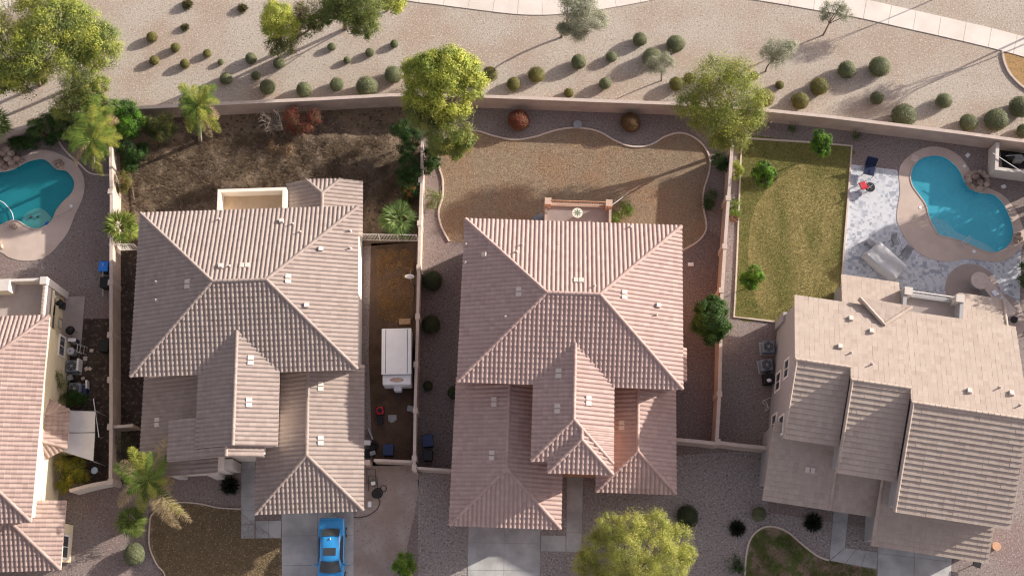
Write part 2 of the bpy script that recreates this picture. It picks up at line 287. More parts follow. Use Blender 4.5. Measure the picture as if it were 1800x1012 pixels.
def strip_curb(name, pts, w, h, m, z=0.0, parent=None):
    pts = [np.array(p[:2], float) for p in pts]; V = []; F = []
    for i, p in enumerate(pts):
        d = pts[min(i + 1, len(pts) - 1)] - pts[max(i - 1, 0)]; d /= np.linalg.norm(d) + 1e-9; n = np.array([-d[1], d[0]])
        for a, zz in ((-1, z), (-0.8, z + h), (0.8, z + h), (1, z)): q = p + n * a * w / 2; V.append((q[0], q[1], zz))
    for i in range(len(pts) - 1):
        for k in range(3): F.append([i * 4 + k, i * 4 + k + 1, (i + 1) * 4 + k + 1, (i + 1) * 4 + k])
    return mk(name, V, F, m, parent)
def slabs(name, q, nu, nv, m, gap=0.02, z=0.03, parent=None):
    """concrete laid as panels with open joints; q = four ground corners"""
    q = [np.array(p[:2]) for p in q]; b = MB()
    def at(u, v): return (q[0] * (1 - u) + q[1] * u) * (1 - v) + (q[3] * (1 - u) + q[2] * u) * v
    lu = np.linalg.norm(q[1] - q[0]); lv = np.linalg.norm(q[3] - q[0]); gu, gv = gap / lu / 2, gap / lv / 2
    for i in range(nu):
        for j in range(nv):
            u0, u1, v0, v1 = i / nu + gu, (i + 1) / nu - gu, j / nv + gv, (j + 1) / nv - gv
            c = [at(u0, v0), at(u1, v0), at(u1, v1), at(u0, v1)]; b.prism(c, 0.006, z)
    return b.build(name, m, parent)
# ------------------------------------------------------------------ ground
POOL_A = smoothloop([(0, 302), (22, 298), (40, 288), (55, 282), (75, 279), (87, 285), (100, 297), (117, 300), (129, 313), (132, 325), (127, 340), (112, 355), (100, 370), (92, 388), (77, 400), (60, 403), (45, 397), (32, 389), (20, 388), (8, 393), (-12, 402), (-45, 405), (-75, 380), (-80, 340), (-55, 308), (-25, 300)], 4)
POOL_C = smoothloop([(1600, 310), (1606, 290), (1622, 277), (1647, 273), (1667, 280), (1685, 297), (1697, 320), (1710, 333), (1725, 339), (1745, 341), (1760, 353), (1772, 373), (1781, 400), (1780, 420), (1770, 435), (1752, 444), (1735, 443), (1712, 434), (1692, 425), (1672, 419), (1650, 413), (1640, 398), (1632, 380), (1627, 360), (1615, 343), (1604, 327)], 4)
pA = [P(x, y) for x, y in POOL_A]; pC = [P(x, y) for x, y in POOL_C]
BIG = 900
struct(sheet('ground', [(-BIG, -BIG), (BIG, -BIG), (BIG, BIG), (-BIG, BIG)], 0, PARK, [pA, pC]), 'pale pinkish gravel ground of the greenbelt and beyond')
yl = G([(-260, 262), (0, 236), (246, 200), (450, 190), (690, 180), (840, 180), (1187, 192), (1350, 204), (1557, 226), (1800, 258), (2300, 330), (2300, 1350), (-260, 1350)])
struct(sheet('yard_ground', yl, 0.004, YARD, [pA, pC]), 'mauve gravel ground of the house lots')
struct(sheet('dirt_yard', G([(208, 205), (740, 188), (737, 425), (560, 440), (205, 440)]), 0.008, DIRT), 'brown weedy dirt yard behind the left house')
from mathutils import noise as mn
def rough(name, loop, m, label, amp=.2, cell=.16, z0=.012, sc=.9):
    q = np.array([p[:2] for p in loop]); lo, hi = q.min(0), q.max(0); nx, ny = ((hi - lo) / cell).astype(int) + 2; bm = bmesh.new(); g = {}
    for i in range(nx):
        for j in range(ny):
            x, y = lo[0] + i * cell, lo[1] + j * cell; h = mn.fractal(Vector((x * sc, y * sc, 3.1)), 1.0, 2.1, 5); g[i, j] = bm.verts.new((x, y, z0 + max(0, h * .5 + .35) * amp))
    for i in range(nx - 1):
        for j in range(ny - 1): bm.faces.new((g[i, j], g[i + 1, j], g[i + 1, j + 1], g[i, j + 1]))
    for k in range(len(q)):
        a, c = q[k], q[(k + 1) % len(q)]; n = np.array([c[1] - a[1], a[0] - c[0]]); n /= np.linalg.norm(n); ce = q.mean(0)
        if np.dot(ce - a, n) > 0: n = -n
        bmesh.ops.bisect_plane(bm, geom=bm.verts[:] + bm.edges[:] + bm.faces[:], plane_co=(a[0], a[1], 0), plane_no=(n[0], n[1], 0), clear_outer=True)
    bm.verts.index_update(); V = [v.co[:] for v in bm.verts]; F = [[v.index for v in f.verts] for f in bm.faces]; bm.free(); return struct(mk(name, V, F, m, smooth=True), label)
rough('dirt_mounds', G([(216, 236), (480, 222), (725, 228), (725, 402), (560, 430), (240, 430)]), DIRT, 'lumpy brown weedy ground of the left back yard', amp=.32)
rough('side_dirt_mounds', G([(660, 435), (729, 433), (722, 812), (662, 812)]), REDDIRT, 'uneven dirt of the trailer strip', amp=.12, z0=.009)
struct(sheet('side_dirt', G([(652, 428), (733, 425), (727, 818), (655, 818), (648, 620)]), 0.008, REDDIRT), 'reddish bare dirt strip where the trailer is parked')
struct(sheet('soil_strip', G([(207, 440), (300, 440), (300, 850), (205, 850)]), 0.012, SOIL), 'dark soil strip beside the left house, deepened for its shade')
struct(sheet('side_yard_soil', G([(120, 560), (192, 560), (192, 850), (110, 850)]), 0.008, SOIL), 'soil of the cluttered side yard, shade put into its colour')
struct(sheet('packed_dirt_path', G(smoothloop([(640, 816), (728, 816), (733, 880), (722, 930), (712, 990), (712, 1080), (622, 1080), (622, 905), (640, 895)], 2)), 0.008, PACK), 'tan packed dirt beside the driveway')
struct(sheet('red_gravel_strip', G([(1202, 445), (1240, 400), (1272, 420), (1262, 776), (1188, 772), (1190, 600)]), 0.008, REDG), 'red gravel strip beside the middle house')
struct(sheet('front_gravel', G([(735, 830), (1345, 790), (1350, 900), (1545, 930), (1545, 1100), (735, 1100)]), 0.008, GREYG), 'grey speckled gravel of the front yards')
struct(sheet('shaded_side_gravel', G([(740, 478), (815, 445), (815, 826), (733, 826)]), 0.008, SIDEG), 'grey gravel side yard of the middle house, toned darker for its shade')
blawn = smoothloop([(790, 425), (776, 398), (771, 372), (778, 345), (778, 315), (771, 290), (772, 262), (786, 240), (812, 230), (840, 231), (870, 240), (905, 246), (940, 241), (975, 230), (1012, 225), (1050, 231), (1080, 247), (1105, 257), (1130, 258), (1150, 252), (1170, 240), (1195, 234), (1218, 241), (1237, 257), (1248, 280), (1246, 305), (1237, 335), (1236, 362), (1241, 390), (1240, 407), (1226, 425), (1200, 440)], 5, closed=False)
struct(sheet('dead_lawn', [P(*p) for p in blawn], 0.012, DEAD), 'dormant tan lawn behind the middle house')
clawn = [(1304, 243), (1497, 257), (1478, 500), (1476, 540), (1440, 575), (1291, 556), (1296, 440), (1300, 350)]
struct(sheet('side_lawn', G(clawn), 0.012, LAWN), 'golden green lawn beside the pool patio')
struct(sheet('shaded_lawn_edge', G(smoothloop([(1305, 245), (1400, 249), (1495, 258), (1492, 285), (1450, 292), (1400, 290), (1350, 330), (1322, 380), (1315, 460), (1325, 520), (1345, 557), (1293, 555), (1296, 440), (1300, 350)], 3)), 0.016, GREENL), 'greener band along the top and left of the side lawn, shade painted into its tone')  # greener grass, darkened along the outline of the wall and tree shadow
struct(sheet('front_lawn', G(smoothloop([(263, 900), (300, 884), (345, 884), (385, 892), (424, 894), (424, 946), (495, 948), (497, 1080), (330, 1080), (285, 1012), (265, 965)], 3)), 0.012, FLAWN), 'dry front lawn of the left house')
flc = smoothloop([(1308, 1080), (1309, 1012), (1312, 972), (1320, 945), (1338, 928), (1360, 925), (1385, 935), (1412, 958), (1438, 977), (1457, 984)], 4, closed=False)
struct(sheet('patchy_lawn', [P(*p) for p in flc] + G([(1541, 1001), (1541, 1080)]), 0.012, PATCHY), 'patchy green and brown front lawn of the right house')
oc = smoothloop([(1762, 91), (1764, 106), (1772, 126), (1785, 142), (1803, 157), (1840, 178)], 4, closed=False)
struct(sheet('park_lawn', [P(*p) for p in oc] + G([(2050, 190), (2050, 160), (1800, 100)]), 0.008, ORANGE), 'dry orange lawn past the garden path')
pat = G([(1495, 289), (1577, 299), (1590, 340), (1590, 400), (1610, 432), (1650, 450), (1700, 448), (1740, 453), (1765, 452), (1796, 430), (1790, 600), (1476, 560), (1478, 510), (1488, 380)])
struct(sheet('paver_patio', pat, 0.010, PAVER), 'blue and white travertine paver patio')
DA = smoothloop([(44, 274), (60, 265), (82, 264), (107, 272), (127, 283), (144, 303), (149, 325), (145, 350), (132, 378), (120, 408), (105, 428), (87, 447), (65, 457), (37, 458), (15, 452), (0, 443), (-60, 420), (-110, 390), (-105, 320), (-60, 285), (0, 285)], 4)
struct(sheet('pool_deck', [P(*p) for p in DA], 0.030, DECK, [pA]), 'pale deck around the left pool')
DCk = smoothloop([(1580, 303), (1587, 285), (1607, 268), (1637, 258), (1665, 262), (1688, 276), (1704, 298), (1716, 322), (1737, 330), (1765, 345), (1785, 370), (1799, 403), (1800, 428), (1785, 445), (1764, 459), (1740, 460), (1700, 455), (1672, 460), (1648, 458), (1620, 448), (1595, 425), (1580, 398), (1576, 378), (1580, 350), (1582, 335)], 4)
struct(sheet('pool_deck', [P(*p) for p in DCk], 0.030, DECK, [pC]), 'beige deck around the right pool')
cc = P(1710, 512); struct(sheet('round_patio', [(cc[0] + 2.05 * math.cos(a), cc[1] + 2.05 * math.sin(a) * 1.05) for a in np.linspace(0, 2 * math.pi, 49)[:-1]] , 0.016, PADM), 'round beige concrete pad under the outdoor kitchen')
c2 = P(1765, 560); struct(sheet('round_patio', [(c2[0] + 1.5 * math.cos(a), c2[1] + 1.9 * math.sin(a)) for a in np.linspace(0, 2 * math.pi, 49)[:-1]], 0.020, PADM), 'beige concrete pad at the outdoor kitchen end')
# park path
low = [(-160, 60), (-60, 40), (0, 22), (33, 0), (110, -30), (250, -55), (420, -55), (580, -28), (712, 1), (765, 8), (825, 16), (900, 25), (950, 27), (990, 25), (1035, 20), (1070, 15), (1125, 5), (1180, -6), (1240, -10), (1300, -3), (1350, 4), (1437, 19), (1505, 31), (1590, 50), (1675, 69), (1762, 90), (1860, 118), (1980, 150)]
lw = [P(*p)[:2] for p in smoothloop(low, 4, closed=False)]
def resample(pts, step):
    pts = [np.array(p[:2]) for p in pts]; out = [pts[0]]; acc = 0
    for a, b in zip(pts, pts[1:]):
        d = np.linalg.norm(b - a); t = step - acc
        while t <= d: out.append(a + (b - a) * t / d); t += step
        acc = (acc + d) % step
    return out
rs = resample(lw, 0.4); b = MB(); W_ = 1.75
for i in range(len(rs) - 2):
    n = []
    for k in (i, i + 1):
        d = rs[min(k + 1, len(rs) - 1)] - rs[max(k - 1, 0)]; d /= np.linalg.norm(d); n.append(np.array([-d[1], d[0]]))
    a0, a1 = rs[i], rs[i + 1]
    if i % 5 == 0: a0 = a0 + (a1 - a0) * 0.06
    b.prism([a0, a1, a1 + n[1] * W_, a0 + n[0] * W_], 0.004, 0.05)
struct(b.build('garden_path', PATHC), 'pale winding concrete path through the greenbelt')
# drives and walks
struct(slabs('driveway', G([(495, 890), (622, 888), (621, 1100), (496, 1100)]), 2, 4, CONC), 'grey concrete driveway under the blue car')
struct(slabs('front_walk', G([(424, 800), (449, 800), (448, 946), (424, 946)]), 1, 6, CONC), 'concrete walk beside the left garage')
struct(slabs('front_walk', G([(449, 915), (494.5, 914), (494.5, 945), (449, 946)]), 2, 1, CONC), 'concrete walk joining the left driveway')
struct(slabs('driveway', G([(824, 905), (950, 908), (948, 1100), (820, 1100)]), 2, 4, CONC), 'grey concrete driveway of the middle house')
struct(slabs('front_walk', G([(997, 800), (1026, 801), (1022, 970), (995, 969)]), 1, 5, CONC), 'concrete walk beside the middle garage')
struct(slabs('front_walk', G([(951, 940), (994.5, 941), (994.5, 969), (950.5, 968)]), 1, 1, CONC), 'concrete walk joining the middle driveway')
struct(slabs('front_walk', G([(1466, 885), (1493, 888), (1485, 962), (1458, 984)]), 1, 3, CONC), 'concrete walk to the right house entry')
struct(slabs('front_walk', G([(1485.5, 962), (1542, 970), (1541, 999), (1458.5, 985)]), 3, 1, CONC), 'concrete walk joining the right driveway')
struct(slabs('driveway', G([(1543, 930), (1674, 950), (1668, 1100), (1541, 1100)]), 2, 4, CONC), 'grey concrete driveway of the right house')
# curbs
def curb(label, pts, w=0.13, h=0.09, m=CURB, n=5, sm=True):
    pp = smoothloop(pts, n, closed=False) if sm else pts
    return tag(strip_curb('lawn_curb', [P(*p) for p in pp], w, h, m, 0.01), label, 'curb', 'curbs edging the lawns')
tag(strip_curb('lawn_curb', [P(*p) for p in blawn], 0.14, 0.09, CURB, 0.01), 'wavy concrete curb round the dormant back lawn', 'curb', 'curbs edging the lawns')
tag(strip_curb('lawn_curb', [P(*p) for p in flc], 0.14, 0.09, CURB, 0.01), 'curved curb edging the patchy front lawn', 'curb', 'curbs edging the lawns')
tag(strip_curb('lawn_curb', [P(*p) for p in oc], 0.2, 0.1, CAPM, 0.01), 'white curved curb edging the dry lawn by the path', 'curb', 'curbs edging the lawns')
curb('straight curb between block wall and golden lawn', [(1305, 243), (1302, 280), (1299, 353), (1296, 440), (1293, 505), (1290, 557), (1325, 561), (1372, 567)], sm=False)
curb('curb between golden lawn and paver patio', [(1305, 243), (1350, 246), (1430, 251), (1497, 257), (1492, 330), (1484, 430), (1478, 520)], sm=False, w=0.16)
curb('thin curb edging the left front lawn', [(262, 1030), (290, 1012), (275, 990), (263, 960), (263, 925), (268, 903), (300, 884), (345, 884), (385, 892), (424, 894)], w=0.09)
curb('short faded curb beside the bush in the dirt yard', [(236, 310), (234, 330), (237, 352)], w=0.12)
curb('curb winding past the palm behind the left pool', [(100, 240), (108, 256), (122, 272), (140, 288), (160, 305), (195, 308)], w=0.14)
# pools
def pool(loop, floor_m, water_m, label, depth=0.95, shelf=None, shelf_m=None):
    c = np.mean([p[:2] for p in loop], axis=0); r = thing('swimming_pool', label, 'pool', (c[0], c[1], 0)); n = len(loop); V = []; F = []
    for s, z in ((1, 0.03), (1, -0.9), (0.9, -depth)):
        for p in loop: V.append((c[0] + (p[0] - c[0]) * s, c[1] + (p[1] - c[1]) * s, z))
    for k in range(2):
        for i in range(n): F.append([k * n + i, k * n + (i + 1) % n, (k + 1) * n + (i + 1) % n, (k + 1) * n + i])
    mk('basin', V, F, floor_m, r)
    sheet('basin_floor', [(c[0] + (p[0] - c[0]) * 0.9, c[1] + (p[1] - c[1]) * 0.9) for p in loop], -depth, floor_m, parent=r)
    if shelf:
        b = MB().prism([p[:2] for p in shelf], -depth, -0.22); b.build('shelf_step', shelf_m, r)
    sheet('water', [p[:2] for p in loop], -0.1, water_m, parent=r)
    strip_curb('coping', [(p[0], p[1]) for p in loop] + [loop[0][:2]], 0.10, 0.035, DECK, 0.028, parent=r)
    return r
PLA = mat('pool_plaster', (0.05, 0.52, 0.60), 0.8, (0.06, 0.58, 0.66), 1.0); PLC = mat('pool_plaster_blue', (0.20, 0.82, 0.95), 0.8, (0.23, 0.85, 0.95), 1.0)
SHA = mat('shelf_plaster', (0.80, 0.90, 0.74), 0.8); SHC = mat('shelf_plaster_blue', (0.88, 0.93, 0.94), 0.8)
sh = [(40, 389), (45, 378), (56, 370), (68, 367), (80, 371), (91, 384), (93, 390), (77, 402), (60, 405), (45, 399)]
pool(pA, PLA, watermat('pool_water', (0.74, 0.95, 0.94), (0.04, 0.42, 0.48)), 'dark turquoise freeform pool with pale tanning shelf, cut by left picture edge', shelf=[P(x, y, -0.35) for x, y in smoothloop(sh, 3)], shelf_m=SHA)
shc = [(1630, 382), (1645, 384), (1660, 389), (1670, 398), (1682, 410), (1700, 417), (1720, 424), (1738, 434), (1752, 446), (1735, 448), (1712, 438), (1692, 429), (1672, 423), (1650, 417), (1638, 400)]
pool(pC, PLC, watermat('pool_water_blue', (0.78, 0.96, 0.98), (0.13, 0.72, 0.90)), 'bright blue freeform pool with pale steps beside the paver patio', shelf=[P(x, y, -0.35) for x, y in smoothloop(shc, 3)], shelf_m=SHC)
# ------------------------------------------------------------------ block walls
def wall(label, pts, h=1.83, w=0.2, piers=(), face=STUC_T, capm=CAPM, name='block_wall', group='block walls round the yards', cw=0.04):
    q = [P(x, y, h)[:2] for x, y in pts]; r = thing(name, label, 'wall', (q[0][0], q[0][1], 0), group)
    def run(wd, z0, z1, nm, m):
        V = []; F = []
        for i, p in enumerate(q):
            d1 = q[i] - q[i - 1] if i else q[1] - q[0]; d2 = q[i + 1] - q[i] if i < len(q) - 1 else d1
            d1 = d1 / np.linalg.norm(d1); d2 = d2 / np.linalg.norm(d2); n = np.array([-(d1 + d2)[1], (d1 + d2)[0]]); n /= np.linalg.norm(n); k = wd / 2 / max(0.5, abs(np.dot(n, np.array([-d1[1], d1[0]]))))
            for s, z in ((-1, z0), (-1, z1), (1, z1), (1, z0)): V.append((*(p + n * k * s), z))
        for i in range(len(q) - 1):
            for k in range(4): F.append([i * 4 + k, i * 4 + (k + 1) % 4, (i + 1) * 4 + (k + 1) % 4, (i + 1) * 4 + k])
        F += [[0, 1, 2, 3], [len(V) - 1, len(V) - 2, len(V) - 3, len(V) - 4]]
        mk(nm, V, F, m, r)
    run(w, 0, h - 0.06, 'wall_face', face); run(w + cw, h - 0.06, h, 'cap', capm)
    for x, y in piers:
        p = P(x, y, h); MB().box((p[0], p[1], 0), (w + 0.16, 0.4, h + 0.04)).build('pier', capm, r)
    return r
wall('long pink-capped block wall between greenbelt and back yards', [(-40, 246), (0, 235), (60, 218), (110, 204), (160, 196), (246, 189), (350, 184), (450, 179), (560, 174), (687, 167), (840, 169), (900, 171), (1050, 177), (1187, 182), (1350, 194), (1450, 204), (1557, 217), (1680, 232), (1800, 248), (1950, 268)], w=0.22)
wall('tall cream-capped wall between the left pool yard and left house', [(194, 258), (196, 350), (195, 500), (195, 650), (195, 750), (194, 846)], piers=[(194, 336), (194, 412), (194, 496), (193, 588), (193, 667), (193, 750), (194, 846)])
wall('thin wall separating left house from middle house', [(742, 248), (741, 320), (738, 400), (735, 520), (733, 600), (730, 700), (728, 820), (731, 829)], piers=[(739, 316), (737, 392), (736, 470), (734, 556), (731, 640), (730, 721), (728, 805), (728, 821)], w=0.16)
wall('pinkish wall between middle house and golden lawn', [(1287, 255), (1283, 320), (1279, 370), (1274, 440), (1269, 520), (1267, 600), (1265, 690), (1260, 775)], piers=[(1280, 348), (1274, 433), (1268, 510), (1265, 692)])
wall('low front return wall beside the middle house lower roof', [(1187, 772), (1225, 775), (1259, 779)])
wall('grey front return wall joining the right house', [(1262, 777), (1300, 782), (1352, 787)], piers=[(1262, 776)])
wall('cream return wall left of the front palm', [(192, 846), (160, 852), (122, 862)], face=WHITEW)
wall('thin return wall below the trailer yard', [(657, 808), (727, 811)], w=0.14, h=1.7)
wall('thin return wall left of the middle garage', [(733, 822), (796, 826)], w=0.14, h=1.7)
wall('stub wall at the top corner of the left garage', [(638, 812), (650, 812)], w=0.3, h=1.7)
wall('pale beam wall crossing the narrow side yard of the left house', [(198, 750), (234, 747)], w=0.16, h=1.7)
wall('white pool equipment enclosure at the right picture edge', [(1754, 250), (1752, 296), (1800, 302), (1860, 310)], w=0.22, h=1.5, face=PALEW, capm=PALEW)
def picket(label, pts, h, n, posts, m=TRIM):
    a, c = P(*pts[0], 0), P(*pts[1], 0); r = thing('iron_fence', label, 'fence', tuple((a + c) / 2)); d = c - a
    b = MB(); b.tube([a + (0, 0, h), c + (0, 0, h)], 0.03, 4); b.tube([a + (0, 0, 0.15), c + (0, 0, 0.15)], 0.03, 4); b.build('rails', m, r)
    b = MB()
    for i in range(n + 1): p = a + d * i / n; b.box((p[0], p[1], 0.1), (0.025, 0.025, h - 0.1))
    b.build('pickets', m, r)
    for t in posts: p = a + d * t; MB().box((p[0], p[1], 0), (0.07, 0.07, h + 0.05)).build('post', m, r)
picket('cream picket fence and its shadow right of the left house', ((637, 423), (735, 424)), 1.5, 38, (0, 0.33, 0.66, 1))
picket('short cream picket fence left of the left house roof', ((204, 441), (246, 440)), 1.5, 16, (0, 1))
# ------------------------------------------------------------------ houses
FACES = []        # every roof plane, for setting vents on the tiles: (polygon, normal, house root)
def tile_grid(poly, kind, up=None):
    """real tiles over one convex roof plane: barrels running down the slope, stepped in courses"""
    poly = [np.array(p, float) for p in poly]; n = np.zeros(3)
    for i in range(len(poly)): n += np.cross(poly[i], poly[(i + 1) % len(poly)])
    n /= np.linalg.norm(n)
    if n[2] < 0: n = -n; poly = poly[::-1]
    v = np.array([0, 0, 1.0]) - n * n[2]; v /= np.linalg.norm(v); u = np.cross(v, n); o = poly[0]
    us = [np.dot(p - o, u) for p in poly]; vs = [np.dot(p - o, v) for p in poly]; u0, u1, v0, v1 = min(us), max(us), min(vs), max(vs)
    if kind == 'S': pu, pv, ns = 0.305, 0.37, 7; prof = [0.0, 0.034, 0.052, 0.058, 0.052, 0.034, 0.0]; pos = [0.0, 0.10, 0.24, 0.38, 0.52, 0.66, 0.76]
    else: pu, pv, ns = 0.34, 0.37, 4; prof = [0.0, 0.007, 0.007, 0.0]; pos = [0.0, 0.03, 0.97, 1.0]
    nc = int((u1 - u0) / pu) + 2; nr = int((v1 - v0) / pv) + 2
    U = np.concatenate([u0 + (c + np.array(pos)) * pu for c in range(nc)]); HU = np.tile(prof, nc); CI = np.repeat(np.arange(nc), ns)
    V_ = []; HV = []; RI = []
    for k in range(nr):
        a = v0 - 0.02 + k * pv; V_ += [a, a + pv * (0.985 if kind == 'S' else 0.955)]; HV += [0.044 if kind == 'S' else 0.06, 0.0]; RI += [k, k]
    V_ = np.array(V_); HV = np.array(HV); RI = np.array(RI); nu, nv = len(U), len(V_)
    jit = RNG.normal(0, 0.003, (nr, nc)); H = HU[None, :] + HV[:, None] + jit[RI][:, CI]
    Vx = o + U[None, :, None] * u + V_[:, None, None] * v + H[:, :, None] * n
    i, j = np.meshgrid(np.arange(nv - 1), np.arange(nu - 1), indexing='ij'); i = i.ravel(); j = j.ravel()
    F = np.stack([i * nu + j, i * nu + j + 1, (i + 1) * nu + j + 1, (i + 1) * nu + j], 1)
    # drop quads wholly outside
    pts2 = np.stack([U[j], V_[i]], 1); keep = np.ones(len(F), bool)
    for a in range(len(poly)):
        p = np.array([us[a], vs[a]]); q = np.array([us[(a + 1) % len(poly)], vs[(a + 1) % len(poly)]]); e = q - p; e /= np.linalg.norm(e); nn = np.array([-e[1], e[0]])
        c_ = np.mean([np.array([x, y]) for x, y in zip(us, vs)], axis=0)
        if np.dot(c_ - p, nn) < 0: nn = -nn
        keep &= ((pts2 - p) @ nn) > -0.8
    F = F[keep]; Vx = Vx.reshape(-1, 3)
    bm = bmesh.new(); used = np.unique(F); mp = {k: bm.verts.new(Vx[k]) for k in used}; uvl = bm.loops.layers.uv.new('UVMap')
    off = random.randint(0, 500)
    for f in F:
        fc = bm.faces.new([mp[k] for k in f]); iv, iu = f[0] // nu, f[0] % nu; c = (CI[iu] + off + 0.5, RI[iv] + 0.5)
        for l in fc.loops: l[uvl].uv = c
    for a in range(len(poly)):
        p = poly[a]; q = poly[(a + 1) % len(poly)]; pn = np.cross(q - p, n); pn /= np.linalg.norm(pn); c_ = np.mean(poly, axis=0)
        if np.dot(c_ - p, pn) > 0: pn = -pn
        bmesh.ops.bisect_plane(bm, geom=bm.verts[:] + bm.edges[:] + bm.faces[:], plane_co=Vector(p + pn * 0.025), plane_no=Vector(pn), clear_outer=True)
    bm.verts.index_update(); uvl = bm.loops.layers.uv.verify()
    VV = [v.co[:] for v in bm.verts]; FF = [[v.index for v in f.verts] for f in bm.faces]; UV = [[l[uvl].uv[:] for l in f.loops] for f in bm.faces]; bm.free()
    return VV, FF, UV
def roof_mesh(root, polys, kind, m, name='roof'):
    V = []; F = []; UV = []
    for p in polys:
        v, f, u = tile_grid(p, kind); k = len(V); V += v; F += [[i + k for i in g] for g in f]; UV += [c for g in u for c in g]
        FACES.append(([np.array(x) for x in p], root))
    o = mk(name, V, F, m, root); uvl = o.data.uv_layers.new(name='UVMap')
    if len(uvl.data) == len(UV): uvl.data.foreach_set('uv', np.array(UV, np.float32).ravel())
    return o
def ridge_cap(root, parent, a, c, m, r=0.12):
    a = np.array(a, float); c = np.array(c, float); L_ = np.linalg.norm(c - a); n = max(1, int(L_ / 0.36)); d = (c - a) / L_; s = np.cross(d, (0, 0, 1)); s /= np.linalg.norm(s); up = np.cross(s, d)
    V = []; F = []; UV = []
    for i in range(n):
        p0 = a + d * (L_ * i / n); p1 = a + d * (L_ * (i + 1) / n + 0.03); k = len(V)
        for p, q in ((p0, r * 1.12), (p1, r * 0.96)):
            for t in range(7): an = math.pi * t / 6; V.append(p + s * q * math.cos(an) + up * (q * math.sin(an) * 0.95 + 0.035 - 0.03))
        for t in range(6): F.append([k + t, k + t + 1, k + 8 + t, k + 7 + t]); UV += [(i + 0.5, 0.5)] * 4
        F.append([k + t for t in range(7)]); UV += [(i + 0.5, 0.5)] * 7
    # outward end first: callers pass the lower end as a
    o = mk('ridge_cap', V, F, m, root, smooth=False); o.parent = parent; u = o.data.uv_layers.new(name='UVMap')
    if len(u.data) == len(UV): u.data.foreach_set('uv', np.array(UV, np.float32).ravel())
    return o
